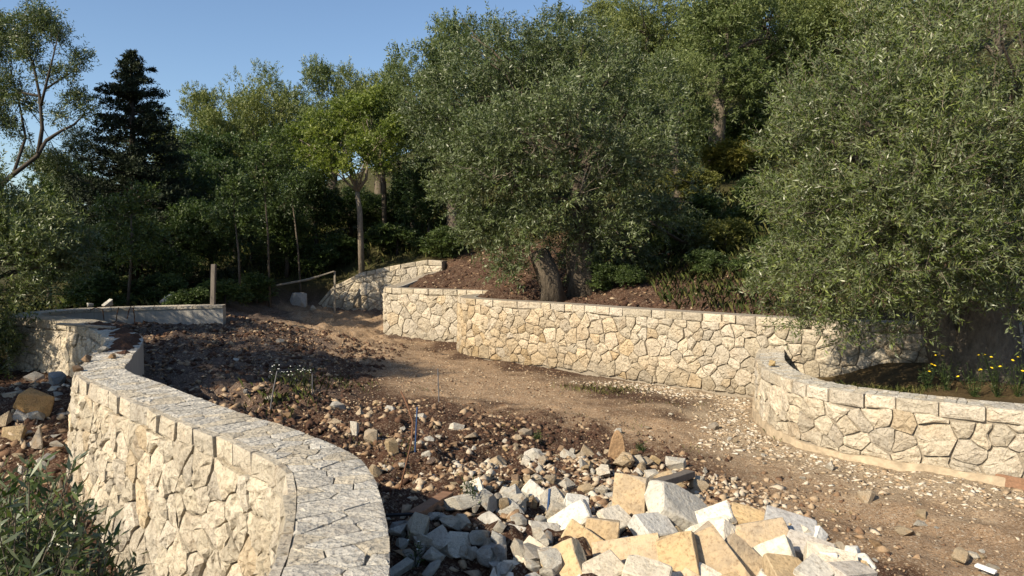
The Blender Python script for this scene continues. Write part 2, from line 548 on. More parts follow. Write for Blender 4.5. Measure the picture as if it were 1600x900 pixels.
GX0, GX1, GY0, GY1, GSTEP = -14.0, 12.0, -1.0, 32.0, 0.1
_gx, _gy = np.arange(GX0, GX1 + 1e-6, GSTEP), np.arange(GY0, GY1 + 1e-6, GSTEP)
_GXX, _GYY = np.meshgrid(_gx, _gy, indexing='ij')
_GZ = ground_full(_GXX.ravel(), _GYY.ravel())[0].reshape(_GXX.shape)


def gz(x, y):
    """ground height lookup (scalar or array)"""
    x, y = np.asarray(x, float), np.asarray(y, float)
    inside = (x > GX0) & (x < GX1 - .2) & (y > GY0) & (y < GY1 - .2)
    xx, yy = np.clip(x, GX0, GX1 - .2), np.clip(y, GY0, GY1 - .2)
    fx, fy = (xx - GX0) / GSTEP, (yy - GY0) / GSTEP
    ix, iy = fx.astype(int), fy.astype(int)
    fx, fy = fx - ix, fy - iy
    z = (_GZ[ix, iy] * (1 - fx) + _GZ[ix + 1, iy] * fx) * (1 - fy) + (_GZ[ix, iy + 1] * (1 - fx) + _GZ[ix + 1, iy + 1] * fx) * fy
    if np.all(inside):
        return z
    return np.where(inside, z, F_OUT(x, y))


def on_ground(px, py):
    z = 0.0
    for _ in range(14):
        p = on_z(px, py, z)
        z = 0.5 * z + 0.5 * float(gz(p[0], p[1]))
    return on_z(px, py, z)


# ------------------------------------------------------------------ ground sheet
def axis(dense, a, b, lo, hi, grow=1.16):
    core = np.arange(a, b + 1e-6, dense)
    out, s, v = [], dense, b
    while v < hi:
        s = min(s * grow, 40)
        v += s
        out.append(v)
    lo_pts, s, v = [], dense, a
    while v > lo:
        s = min(s * grow, 40)
        v -= s
        lo_pts.append(v)
    return np.r_[lo_pts[::-1], core, out]


def build_ground():
    ax = axis(0.055, -9.5, 8.0, -500, 500)
    ay = np.r_[axis(0.055, 2.6, 14.0, -120, 14.0 - 1), np.arange(14.08, 25, 0.08)]
    ay = np.r_[ay, axis(0.09, 25, 25.2, 25, 900)[2:]]
    ay = np.unique(np.round(ay, 4))
    X, Y = np.meshgrid(ax, ay, indexing='ij')
    x, y = X.ravel(), Y.ravel()
    z, win, wpl = ground_full(x, y)
    nx, ny = len(ax), len(ay)
    i, j = np.meshgrid(np.arange(nx - 1), np.arange(ny - 1), indexing='ij')
    k = (i * ny + j).ravel()
    F = np.c_[k, k + ny, k + ny + 1, k + 1]
    m = NT('ground_soil')
    at = m.n('ShaderNodeAttribute', attribute_name='col')
    v = m.coords(jitter=False)
    n1 = m.noise(v, 3.0, 6, 0.7)
    n2 = m.noise(v, 30, 5, 0.75)
    vo = m.n('ShaderNodeTexVoronoi')
    vo.inputs['Scale'].default_value = 38
    vo.inputs['Randomness'].default_value = 1
    m.l(v, vo.inputs['Vector'])
    vo2 = m.n('ShaderNodeTexVoronoi')
    vo2.inputs['Scale'].default_value = 95
    m.l(v, vo2.inputs['Vector'])
    sp = m.n('ShaderNodeSeparateColor')
    m.l(vo.outputs['Color'], sp.inputs[0])
    sp2 = m.n('ShaderNodeSeparateColor')
    m.l(vo2.outputs['Color'], sp2.inputs[0])
    c = m.mix(1.0, at.outputs['Color'], m.ramp(n1, [(0.25, (0.6, 0.58, 0.56)), (0.5, (1, 1, 1)), (0.78, (1.3, 1.28, 1.25))]), 'MULTIPLY')
    c = m.mix(1.0, c, m.ramp(n2, [(0.3, (0.55, 0.52, 0.5)), (0.55, (1.05, 1.05, 1.05)), (0.75, (1.4, 1.38, 1.35))]), 'MULTIPLY')
    peb = m.math('MULTIPLY', m.math('GREATER_THAN', sp.outputs[0], 0.80), at.outputs['Alpha'])
    inside = m.math('LESS_THAN', vo.outputs['Distance'], 0.42)
    peb = m.math('MULTIPLY', peb, inside)
    c = m.mix(peb, c, m.ramp(sp.outputs[1], [(0, (0.20, 0.14, 0.09)), (0.5, (0.36, 0.28, 0.19)), (1, (0.5, 0.44, 0.35))]))
    peb2 = m.math('MULTIPLY', m.math('GREATER_THAN', sp2.outputs[0], 0.72), at.outputs['Alpha'])
    c = m.mix(peb2, c, m.ramp(sp2.outputs[1], [(0, (0.12, 0.075, 0.045)), (0.5, (0.30, 0.22, 0.145)), (1, (0.46, 0.38, 0.28))]))
    m.l(c, m.b.inputs['Base Color'])
    m.b.inputs['Roughness'].default_value = 1.0
    m.b.inputs['Specular IOR Level'].default_value = 0.1
    b = m.bump(n2, 0.9, 0.03)
    b = m.bump(vo.outputs['Distance'], -0.5, 0.012, b)
    b = m.bump(vo2.outputs['Distance'], -0.5, 0.006, b)
    m.l(b, m.b.inputs['Normal'])
    me = idx_mesh('ground', np.c_[x, y, z], F, m.m)
    me.polygons.foreach_set('use_smooth', np.ones(len(F), bool))
    # inherent colours: red soil, trodden gravel track, pale chip strips, forest litter
    soil = np.array([0.066, 0.036, 0.024])
    track = np.array([0.33, 0.228, 0.14])
    pale = np.array([0.36, 0.29, 0.20])
    litter = np.array([0.055, 0.052, 0.022])
    grey = np.array([0.13, 0.10, 0.082])
    nz = fbm(x * 1.7, y * 1.7, 20, 4)
    nz2 = fbm(x * 0.7, y * 0.7, 24, 3)
    # track centre line through the yard
    tl = np.array([(6.5, 4.2), (4.2, 5.6), (3.0, 7.0), (1.6, 9.2), (0.2, 11.6), (-1.2, 13.6), (-2.6, 15.8), (-4.2, 18.5), (-5.4, 21.5)])
    td = np.full(x.shape, 1e9)
    for a, bb in zip(tl[:-1], tl[1:]):
        td = np.minimum(td, seg_dist(x, y, a, bb))
    tw = smooth(1.9, 0.7, td + nz * 2.2 + nz2 * 1.2)
    tw = tw * smooth(0.75, 1.25, np.hypot((x + 0.4) / 2.5, (y - 7.6) / 2.5) + nz * 0.8)
    dm = np.full(x.shape, 1e9)
    for pth in (P_MAIN.xy[::6], P_RIGHT.xy[::6]):
        for a, bb in zip(pth[:-1], pth[1:]):
            dm = np.minimum(dm, seg_dist(x, y, a, bb))
    pw = smooth(1.5, 0.3, dm + nz * 1.6) * smooth(14.5, 12.0, y) * win
    lw = smooth(-2.0, -3.6, x + nz * 1.5) * win
    c = soil[None] * np.ones((len(x), 1))
    c = c * (1 - lw[:, None] * 0.7) + grey[None] * lw[:, None] * 0.7
    c = c * (1 - tw[:, None]) + track[None] * tw[:, None]
    c = c * (1 - pw[:, None]) + pale[None] * pw[:, None]
    out = np.where((y > 17)[:, None] | (x < -6)[:, None], 1.0, 1.0)
    d_out = (1 - win) * (1 - wpl)
    lit_w = d_out * np.clip(smooth(17.5, 20.5, y + 0.9 * np.maximum(x, 0) * 0.4 + nz * 2) + smooth(-8.5, -10.5, x), 0, 1)
    terrace = smooth(-3.3, -2.7, x) * smooth(3.4, 1.4, x + nz * 3)
    lit_w = lit_w * (1 - terrace * smooth(24.3, 22.4, y + nz * 2))
    c = c * (1 - lit_w[:, None]) + litter[None] * lit_w[:, None]
    c = c * (1 - wpl[:, None] * 0.8) + np.array([0.10, 0.075, 0.035])[None] * wpl[:, None] * 0.8
    alpha = np.clip(0.35 + 0.65 * tw + 0.65 * pw - 0.9 * lit_w - 0.5 * wpl, 0.0, 1)
    ca = me.attributes.new('col', 'FLOAT_COLOR', 'POINT')
    ca.data.foreach_set('color', np.c_[c, alpha].astype(np.float32).ravel())
    o = bpy.data.objects.new('ground', me)
    link(o)
    tag(o, 'red brown soil and trodden gravel ground rising to a wooded hill', kind='structure')
    return o


build_ground()


# ------------------------------------------------------------------ stone walls
def clip_poly(poly, nx, ny, c):
    """keep nx*x+ny*y <= c"""
    out = []
    n = len(poly)
    for i in range(n):
        a, b = poly[i], poly[(i + 1) % n]
        da, db = nx * a[0] + ny * a[1] - c, nx * b[0] + ny * b[1] - c
        if da <= 0:
            out.append(a)
        if (da < 0 < db) or (db < 0 < da):
            t = da / (da - db)
            out.append((a[0] + (b[0] - a[0]) * t, a[1] + (b[1] - a[1]) * t))
    return out


def power_cells(seeds, rect, gap, ys=1.0):
    """weighted Voronoi cells, joints of width gap left open; seeds = (x, y, r)"""
    S = np.array(seeds)
    cells = []
    for i in range(len(S)):
        d = S[:, :2] - S[i, :2]
        D = np.hypot(d[:, 0], d[:, 1])
        near = np.argsort(D)[1:22]
        poly = [(rect[0], rect[1]), (rect[2], rect[1]), (rect[2], rect[3]), (rect[0], rect[3])]
        for j in near:
            if D[j] > 1.6 or D[j] < 1e-6:
                continue
            nx, ny = d[j] / D[j]
            m = D[j] / 2 + (S[i, 2] ** 2 - S[j, 2] ** 2) / (2 * D[j])
            poly = clip_poly(poly, nx, ny, nx * S[i, 0] + ny * S[i, 1] + m - gap / 2)
            if len(poly) < 3:
                break
        if len(poly) >= 3:
            cells.append(poly)
    return cells


def darts(rect, rmin, rmax, rng, tries=9000, ys=1.0, power=1.25):
    pts = []
    x0, y0, x1, y1 = rect
    arr = np.zeros((0, 3))
    for _ in range(tries):
        r = rmin + (rmax - rmin) * rng.random() ** power
        x, y = x0 + (x1 - x0) * rng.random(), y0 + (y1 - y0) * rng.random()
        if len(arr):
            if np.any(np.hypot(arr[:, 0] - x, (arr[:, 1] - y) * ys) < (arr[:, 2] + r) * 0.86):
                continue
        arr = np.vstack([arr, (x, y, r)])
    return [tuple(a) for a in arr]


def warp_poly(poly, amp, freq, seed):
    """bend the joints with a smooth field shared by neighbouring stones"""
    out = []
    n = len(poly)
    for i in range(n):
        a, b = poly[i], poly[(i + 1) % n]
        out.append(a)
        if math.hypot(b[0] - a[0], b[1] - a[1]) > 0.11:
            out.append(((a[0] + b[0]) / 2, (a[1] + b[1]) / 2))
    P = np.array(out)
    dx = fbm(P[:, 0] * freq, P[:, 1] * freq, seed, 2) * amp * 2
    dy = fbm(P[:, 0] * freq + 31, P[:, 1] * freq + 17, seed + 1, 2) * amp * 2
    return [(float(x), float(y)) for x, y in zip(P[:, 0] + dx, P[:, 1] + dy)]


def poly_area(p):
    return 0.5 * abs(sum(p[i][0] * p[(i + 1) % len(p)][1] - p[(i + 1) % len(p)][0] * p[i][1] for i in range(len(p))))


def soften(poly, rng, cut=0.2, jit=0.006, maxn=12):
    # drop very short edges, cut the corners unevenly
    P = [poly[0]]
    for p in poly[1:]:
        if math.hypot(p[0] - P[-1][0], p[1] - P[-1][1]) > 0.02:
            P.append(p)
    if len(P) > 3 and math.hypot(P[0][0] - P[-1][0], P[0][1] - P[-1][1]) < 0.02:
        P.pop()
    if len(P) < 3:
        return None
    out = []
    n = len(P)
    for i in range(n):
        a, b, c = P[i - 1], P[i], P[(i + 1) % n]
        if n * 2 > maxn and rng.random() < 0.35:
            out.append(b)
            continue
        t1, t2 = cut * (0.4 + rng.random()), cut * (0.4 + rng.random())
        out.append((b[0] + (a[0] - b[0]) * t1, b[1] + (a[1] - b[1]) * t1))
        out.append((b[0] + (c[0] - b[0]) * t2, b[1] + (c[1] - b[1]) * t2))
    return [(x + rng.normal() * jit, y + rng.normal() * jit) for x, y in out]


def stone_piece(name, poly, mapf, parent, mat, color, rng, proud=0.012, bulge=0.016, sink=0.05, base=(0, 0, 0), rough=0.006, edge=0.008, tilt=0.06):
    """one stone: outline poly in face coordinates, mapf(u, v, depth) -> world"""
    n = len(poly)
    cx, cy = sum(p[0] for p in poly) / n, sum(p[1] for p in poly) / n
    d0 = rng.uniform(-proud * 0.5, proud)
    V = []
    rings = ((1.0, -sink, 0), (0.985, d0 - edge * 0.6, 0.4), (0.62, d0 + bulge * rng.uniform(0.2, 1), 1.5))
    tx, ty = rng.normal() * tilt, rng.normal() * tilt
    for k, dep, jr in rings:
        for (x, y) in poly:
            jx = rng.normal() * 0.02 * (jr > 0.9) * abs(x - cx + y - cy)
            xx, yy = cx + (x - cx) * k + jx, cy + (y - cy) * k + jx
            dd = dep + (rng.normal() * rough * jr + (xx - cx) * tx + (yy - cy) * ty if jr else 0)
            V.append(mapf(xx, yy, dd))
    V.append(mapf(cx, cy, d0 + bulge * rng.uniform(0.3, 1.1)))
    V = np.array(V)
    F = []
    for r in range(len(rings) - 1):
        for i in range(n):
            a, b = r * n + i, r * n + (i + 1) % n
            F.append((a, b, b + n, a + n))
    o = (len(rings) - 1) * n
    for i in range(n):
        F.append((o + i, o + (i + 1) % n, len(V) - 1))
    # outward test
    f = F[-1]
    nn = np.cross(V[f[1]] - V[f[0]], V[f[2]] - V[f[0]])
    e = np.array(mapf(cx, cy, 1.0)) - np.array(mapf(cx, cy, 0.0))
    if nn.dot(e) < 0:
        F = [tuple(reversed(f)) for f in F]
    c = V.mean(axis=0)
    ob = mesh_obj(name, V - c, F, mat, parent, tuple(c - np.array(base)))
    ob.color = (*color, 1)
    return ob


def stone_color(rng, warm=0.15, lightness=1.0):
    cream = np.array([0.57, 0.505, 0.385])
    grey = np.array([0.52, 0.475, 0.395])
    ochre = np.array([0.52, 0.39, 0.225])
    c = cream * (1 - (t := rng.random() * 0.8)) + grey * t
    t = float(np.clip(warm * 0.9 + rng.normal() * 0.16 * (0.35 + warm), 0, 0.85))
    if rng.random() < 0.03 + 0.12 * warm:
        t = min(0.95, t + 0.4)
    c = c * (1 - t) + ochre * t
    return tuple(np.clip(c * rng.uniform(0.74, 1.08) * lightness, 0, 0.8))


def ribbon(parts, path, s0, s1, off, zlo, zhi):
    """vertical strip on a path offset; zlo, zhi are functions of s"""
    ss = np.arange(s0, s1 + 0.14, 0.15)
    ss[-1] = s1
    V, F = parts
    b = len(V)
    for s in ss:
        x, y = path.at(s, off)
        V.append((x, y, zlo(s)))
        V.append((x, y, zhi(s)))
    for i in range(len(ss) - 1):
        k = b + 2 * i
        F.append((k, k + 2, k + 3, k + 1))


def lid(parts, path, s0, s1, off0, off1, zf):
    ss = np.arange(s0, s1 + 0.14, 0.15)
    ss[-1] = s1
    V, F = parts
    b = len(V)
    for s in ss:
        for off in (off0, off1):
            x, y = path.at(s, off)
            V.append((x, y, zf(s)))
    for i in range(len(ss) - 1):
        k = b + 2 * i
        F.append((k, k + 2, k + 3, k + 1))


def solid_strip(path, s0, s1, off0, off1, zlo, zhi):
    parts = ([], [])
    ribbon(parts, path, s0, s1, off0, zlo, zhi)
    ribbon(parts, path, s0, s1, off1, zlo, zhi)
    lid(parts, path, s0, s1, off0, off1, zhi)
    V, F = parts
    for s in (s0, s1):
        b = len(V)
        for off, z in ((off0, zlo(s)), (off1, zlo(s)), (off1, zhi(s)), (off0, zhi(s))):
            x, y = path.at(s, off)
            V.append((x, y, z))
        F.append((b, b + 1, b + 2, b + 3))
    return V, F


def wall(name, label, path, s0, s1, zt, zb, thick, rng, rmin, rmax, course=0.14, warm=0.15, batter=0.0, gap=0.014, cap=None, cap_range=None,
         back_mat='concrete', warm_fn=None, lightness=1.0, footing=None, course_len=(0.2, 0.36), top_skin=0.0):
    mid = 0.5 * (s0 + s1)
    bx, by = path.at(mid)
    base = (float(bx), float(by), float(zb(mid)))
    root = empty(name, base, label, 'stone wall')
    root['kind'] = 'thing'
    B = np.array(base)

    def mapf(s, z, d):
        top = zt(s)
        x, y = path.at(s, d + batter * (top - z))
        return (float(x), float(y), float(z))

    # core: mortar behind the face, concrete at the back
    ztop = (lambda s: zt(s) - (0.022 if cap else 0.004))
    V, F = solid_strip(path, s0, s1, -0.035, -thick + 0.06, lambda s: zb(s) - 0.25, ztop)
    mesh_obj('mortar_core', np.array(V) - B, F, M['mortar'], root)
    V, F = solid_strip(path, s0 + .002, s1 - .002, -thick + 0.059, -thick, lambda s: zb(s) - 0.25, lambda s: zt(s) - (0.025 if cap else 0.007))
    mesh_obj('concrete_back', np.array(V) - B, F, M[back_mat], root)
    # face stones
    zmin, zmax = min(zb(s) for s in np.linspace(s0, s1, 30)), max(zt(s) for s in np.linspace(s0, s1, 30))
    flat = (zmax - min(zt(s) for s in np.linspace(s0, s1, 30))) < 0.02
    # (s, v) with v = height below the top
    depth = max(zt(s) - zb(s) for s in np.linspace(s0, s1, 30))
    rect = (s0, course + gap * 0.5, s1, depth)
    seeds = darts(rect, rmin, rmax, rng, tries=int(2600 * (s1 - s0) * depth / (rmin * 100) + 1500), ys=1.15)
    for poly in power_cells(seeds, rect, gap):
        if poly_area(poly) < 0.0035:
            continue
        poly = warp_poly(poly, 0.05, 6.0, 60)
        q = soften(poly, rng, cut=0.16, jit=0.004, maxn=9)
        if q is None:
            continue
        cs, cv = sum(p[0] for p in q) / len(q), sum(p[1] for p in q) / len(q)
        if cv > zt(cs) - zb(cs) + 0.06:
            continue
        w = warm_fn(cs, cv) if warm_fn else warm
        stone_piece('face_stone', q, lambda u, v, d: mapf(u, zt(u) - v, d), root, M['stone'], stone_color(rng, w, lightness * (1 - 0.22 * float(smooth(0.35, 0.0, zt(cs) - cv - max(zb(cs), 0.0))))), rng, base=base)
    # top course of squared stones
    s = s0
    while s < s1 - 0.05:
        L = min(rng.uniform(*course_len), s1 - s)
        if s1 - (s + L) < 0.12:
            L = s1 - s
        g = gap * 0.45
        bot = course * rng.uniform(0.9, 1.05)
        q = [(s + g, top_skin * 0.2 + 0.003), (s + L - g, top_skin * 0.2 + 0.003), (s + L - g, bot), (s + L * 0.5, bot * rng.uniform(0.97, 1.03)), (s + g, bot)]
        q = soften(q, rng, cut=0.06, jit=0.0025, maxn=10)
        if q:
            c = stone_color(rng, (warm_fn(s, 0.05) if warm_fn else warm) * 0.5, lightness)
            stone_piece('coping_stone', q, lambda u, v, d: mapf(u, zt(u) - v, d), root, M['stone'], c, rng, proud=0.010, bulge=0.010, base=base, rough=0.004)
        s += L
    # paved top
    if cap:
        c0, c1 = cap_range
        K = 1.7                                   # slabs run across the wall
        crect = (c0 * K, -thick, c1 * K, -0.052)
        seeds = darts(crect, cap[0], cap[1], rng, tries=9000, power=1.2)
        for poly in power_cells(seeds, crect, 0.0065):
            poly = [(a / K, b) for a, b in poly]
            if poly_area(poly) < 0.002:
                continue
            q = soften(poly, rng, cut=0.07, jit=0.0015, maxn=10)
            if q is None:
                continue
            cs = sum(p[0] for p in q) / len(q)
            g = rng.uniform(0.82, 1.05)
            col = tuple(np.array([0.57, 0.54, 0.47]) * g if rng.random() < 0.65 else np.array([0.57, 0.51, 0.40]) * g)
            stone_piece('cap_stone', q, lambda u, v, d: (*map(float, path.at(u, v)), float(zt(u) - 0.004 + d)), root, M['capstone'], col, rng, proud=0.003, bulge=0.003, sink=0.03, base=base, rough=0.0016, edge=0.003, tilt=0.012)
    if footing:
        f0, f1, fz0, fz1, fo = footing
        V, F = solid_strip(path, f0, f1, -0.02, fo, fz0, fz1)
        mesh_obj('concrete_footing', np.array(V) - B, F, M['footing'], root)
    return root


def s_of(path, x, y):
    return float(path.s[np.argmin(np.hypot(path.xy[:, 0] - x, path.xy[:, 1] - y))])


def build_walls():
    r = np.random.default_rng(11)
    sl_end = P_LEFT.S
    s_a = s_of(P_LEFT, -0.86, 1.8)
    s_b = s_of(P_LEFT, -9.2, 13.4)
    root = wall('serpentine_wall', 'long serpentine stone wall in the foreground with paved top, curling away to the trees', P_LEFT, s_a, s_b,
                lambda s: 1.19, lambda s: -0.45 if s < 6 else (-0.12 if s < 8 else 0.05), 0.45, r, 0.075, 0.17, warm=0.06, batter=0.07, gap=0.010,
                cap=(0.065, 0.14), cap_range=(s_a, s_of(P_LEFT, -6.9, 11.5)), lightness=1.03, course=0.15, top_skin=0.0)
    base = np.array(root.location)
    # the far run: bare concrete on the yard side, slim coping slabs
    V, F = solid_strip(P_LEFT, s_b, sl_end, -0.0, -0.45, lambda s: -0.2, lambda s: 1.13)
    mesh_obj('concrete_wall_run', np.array(V) - base, F, M['concrete'], root)
    s = s_of(P_LEFT, -7.0, 11.6)
    while s < sl_end - 0.05:
        L = min(r.uniform(0.3, 0.5), sl_end - s)
        g = 0.006
        zt = 1.19
        V, F = solid_strip(P_LEFT, s + g, s + L - g, 0.02, -0.47, lambda q: zt - 0.055, lambda q: zt + r.uniform(0.0, 0.004))
        c = np.mean(V, axis=0)
        o = mesh_obj('coping_slab', np.array(V) - c, F, M['capstone'], root, tuple(c - base))
        o.color = (*stone_color(r, 0.03, 0.95), 1)
        s += L
    # tie wires and rebar ends on the concrete face
    for (px, py, pts) in ((130, 502, [(0, 0), (.10, .14), (.26, .20), (.40, .16), (.42, -.06)]), (186, 500, [(0, .18), (-.04, .05), (-.06, -.1)]), (208, 500, [(0, .18), (.03, .0), (.02, -.2)]), (205, 500, [(0, .2), (-.05, .1), (-.08, -.05)])):
        p0 = at_depth(px, py - 6, 14.6)
        tube_obj('tie_wire', [p0 + np.array([a, 0.0, b]) for a, b in pts], [0.010] * len(pts), M['rust'], root, base)

    r = np.random.default_rng(12)
    # main retaining wall: ochre lower left, paler towards the joint
    sm0 = 0.0
    s_end = s_of(P_MAIN, 8.9, 10.5)

    def warm_main(s, v):
        x = float(P_MAIN.at(s)[0])
        return float(np.clip(0.62 - 0.13 * (x + 1) + 0.3 * (v - 0.5), 0.12, 0.8))
    wall('retaining_wall', 'tall ochre and cream retaining wall below the middle olive tree', P_MAIN, sm0, s_end, lambda s: 1.30, lambda s: -0.02, 0.42, r,
         0.075, 0.17, warm=0.3, warm_fn=warm_main, gap=0.012, course=0.15, course_len=(0.2, 0.4), lightness=0.94)
    r = np.random.default_rng(13)
    s1 = s_of(P_RIGHT, 6.6, 6.4)
    wall('curved_low_wall', 'low curved wall of big pale stones in front of the large olive tree', P_RIGHT, 0.0, s1, lambda s: 0.80, lambda s: 0.10, 0.40, r,
         0.085, 0.20, warm=0.14, gap=0.012, course=0.16, course_len=(0.24, 0.42), cap=(0.07, 0.13), cap_range=(0.0, s1), lightness=1.06,
         footing=(0.2, s1, lambda s: -0.15, lambda s: 0.105 + 0.012 * math.sin(3 * s) + 0.008 * math.sin(11 * s), 0.04))
    r = np.random.default_rng(14)

    def mid_zt(s):
        y = float(P_MID.at(s)[1])
        return 1.37 + 0.38 * float(smooth(20.2, 22.4, y))
    wall('return_wall', 'sunlit white wall end between the far sloping wall and the ochre retaining wall', P_MID, 0.0, P_MID.S, mid_zt, lambda s: 0.0, 0.40, r,
         0.11, 0.20, warm=0.06, gap=0.018, course=0.16, course_len=(0.28, 0.5), lightness=0.98)
    r = np.random.default_rng(15)

    def far_zt(s):
        x = float(P_FAR.at(s)[0])
        return float(np.interp(x, [-6.35, -6.1, -5.75, -5.3, -4.9, -3.6, -2.7, -2.2], [0.55, 0.85, 1.25, 1.42, 1.66, 1.93, 2.08, 2.05]))
    wall('sloping_far_wall', 'grey stone wall with a sloping top in shade at the back of the yard', P_FAR, 0.0, P_FAR.S, far_zt, lambda s: 0.28, 0.40, r,
         0.12, 0.21, warm=0.05, gap=0.02, course=0.15, course_len=(0.3, 0.5), lightness=0.9)


def tube(V, F, pts, rad, sides=8, wob=0.0, rng=None, cap=True):
    pts = [np.array(p, float) for p in pts]
    b0 = len(V)
    for i, p in enumerate(pts):
        a, c = pts[max(i - 1, 0)], pts[min(i + 1, len(pts) - 1)]
        t = c - a
        t /= np.linalg.norm(t) + 1e-9
        u = np.cross(t, (0.31, 0.95, 0.05))
        if np.linalg.norm(u) < 0.1:
            u = np.cross(t, (1, 0, 0)) + 1e-6
        u /= np.linalg.norm(u)
        w = np.cross(t, u)
        for k in range(sides):
            an = 2 * math.pi * k / sides
            rr = rad[i] * (1 + (wob * (rng.random() - 0.5) * 2 if rng is not None else 0))
            V.append(p + (u * math.cos(an) + w * math.sin(an)) * rr)
    for i in range(len(pts) - 1):
        for k in range(sides):
            a, c = b0 + i * sides + k, b0 + i * sides + (k + 1) % sides
            F.append((a, c, c + sides, a + sides))
    if cap:
        F.append(tuple(b0 + k for k in range(sides))[::-1])
        e = b0 + (len(pts) - 1) * sides
        F.append(tuple(e + k for k in range(sides)))


def tube_obj(name, pts, rad, mat, parent=None, base=(0, 0, 0), sides=6):
    V, F = [], []
    tube(V, F, pts, rad, sides)
    if parent is None:
        c = np.array(pts[0], float)
        return mesh_obj(name, np.array(V) - c, F, mat, None, tuple(c))
    return mesh_obj(name, np.array(V) - np.array(base), F, mat, parent)


build_walls()

# ------------------------------------------------------------------ foliage
def unit(v):
    return v / (np.linalg.norm(v, axis=-1, keepdims=True) + 1e-9)


def leaf_quads(O, A, Wd, L, W):
    """rhombic leaves: base O, axis A, width direction Wd"""
    L, W = L[:, None], W[:, None]
    mid = O + A * L * 0.45
    V = np.stack([O, mid + Wd * W * 0.5, O + A * L, mid - Wd * W * 0.5], axis=1)
    return V.reshape(-1, 3)


def twigs_to_leaves(rng, O, D, tl, lpt, ll, lw, spread=0.8, droop=0.0, val=None):
    T = len(O)
    tl = tl * rng.uniform(0.6, 1.3, T)
    f = (np.arange(lpt) + 0.6) / lpt
    P = O[:, None, :] + D[:, None, :] * (tl[:, None] * f)[..., None]
    P[..., 2] -= droop * (tl[:, None] * f ** 2)
    ref = unit(rng.normal(size=(T, 3)))
    u = unit(np.cross(D, ref))
    w = np.cross(D, u)
    ang = rng.uniform(0, 6.28, T)[:, None] + np.arange(lpt)[None] * 2.2 + rng.normal(size=(T, lpt)) * 0.5
    perp = u[:, None] * np.cos(ang)[..., None] + w[:, None] * np.sin(ang)[..., None]
    A = unit(D[:, None] * rng.uniform(0.35, 0.9, (T, lpt, 1)) + perp * spread + rng.normal(size=(T, lpt, 3)) * 0.18)
    Wd = unit(np.cross(A, unit(rng.normal(size=A.shape))))
    n = T * lpt
    L = ll * rng.uniform(0.6, 1.25, n)
    W = lw * rng.uniform(0.7, 1.2, n)
    V = leaf_quads(P.reshape(-1, 3), A.reshape(-1, 3), Wd.reshape(-1, 3), L, W)
    if val is None:
        val = rng.random(T)
    v = np.clip(val[:, None] * 0.75 + rng.random((T, lpt)) * 0.25 + (f[None] - 0.5) * 0.25, 0, 1).ravel()
    return V, v


def lobes_twigs(rng, lobes, n, sub=8, subr=(0.34, 0.56), out=0.5, up=0.15, rnd=0.55, fill=0.12, center=None, voids=0, vr=(.2, .4)):
    """twig origins and directions on the shells of sub-clumps of the lobes"""
    C, R = [], []
    for (x, y, z, r) in lobes:
        for _ in range(sub):
            d = unit(rng.normal(size=3))
            rr = r * rng.uniform(*subr)
            C.append(np.array([x, y, z]) + d * (r - rr * 0.8) * rng.uniform(0.55, 1.05))
            R.append(rr)
    C, R = np.array(C), np.array(R)
    p = R ** 2 / np.sum(R ** 2)
    k = rng.choice(len(C), n * 2, p=p)
    d = unit(rng.normal(size=(n * 2, 3)))
    keep = rng.random(n * 2) < 0.22 + 0.78 * smooth(-0.75, 0.35, d[:, 2])
    k, d = k[keep][:n], d[keep][:n]
    n = len(k)
    rad = R[k] * np.where(rng.random(n) < fill, rng.random(n) ** 0.5 * 0.9, rng.uniform(0.6, 1.0, n))
    O = C[k] + d * rad[:, None]
    ctr = np.mean(C, axis=0) if center is None else np.array(center)
    if voids:                                  # open gaps in the crown surface
        far = np.argsort(-np.linalg.norm((O - ctr) / (np.std(O, axis=0) + 1e-6), axis=1))[:int(n * .55)]
        vc = O[rng.choice(far, voids)]
        vrad = rng.uniform(*vr, voids)
        ok = np.ones(n, bool)
        for c, q in zip(vc, vrad):
            ok &= np.linalg.norm((O - c) * (1, 1, 1.3), axis=1) > q
        O, d, k = O[ok], d[ok], k[ok]
        n = len(O)
    outw = unit(O - ctr)
    D = unit(d * 0.75 + outw * out + rng.normal(size=(n, 3)) * rnd + np.array([0, 0, up]))
    cv = rng.normal(size=len(C)) * 0.16 + 0.5
    val = np.clip(cv[k] + rng.normal(size=n) * 0.16, 0, 1)
    return O, D, val, C, R


def limb_path(a, b, rng, sag=0.0, n=5, wob=0.08):
    a, b = np.array(a, float), np.array(b, float)
    L = np.linalg.norm(b - a)
    pts = []
    for i in range(n + 1):
        t = i / n
        p = a * (1 - t) + b * t
        p[2] += sag * L * math.sin(math.pi * t) * 0.5
        if 0 < i < n:
            p += rng.normal(size=3) * wob * L * 0.5
        pts.append(p)
    return pts


def stem_mesh(V, O, D, tl, w):
    """thin three-sided twigs as quads (two crossed strips)"""
    u = unit(np.cross(D, np.array([0.3, 0.2, 0.9])))
    k = np.cross(D, u)
    E = O + D * tl[:, None]
    out = []
    for q in (u, k):
        out.append(np.stack([O - q * w, O + q * w, E + q * w * 0.4, E - q * w * 0.4], axis=1).reshape(-1, 3))
    return np.vstack(out)


def px_lobes(lst):
    out = []
    for (px, py, d, rp) in lst:
        p = at_depth(px, py, d)
        out.append((p[0], p[1], p[2], rp * d / FPX))
    return out


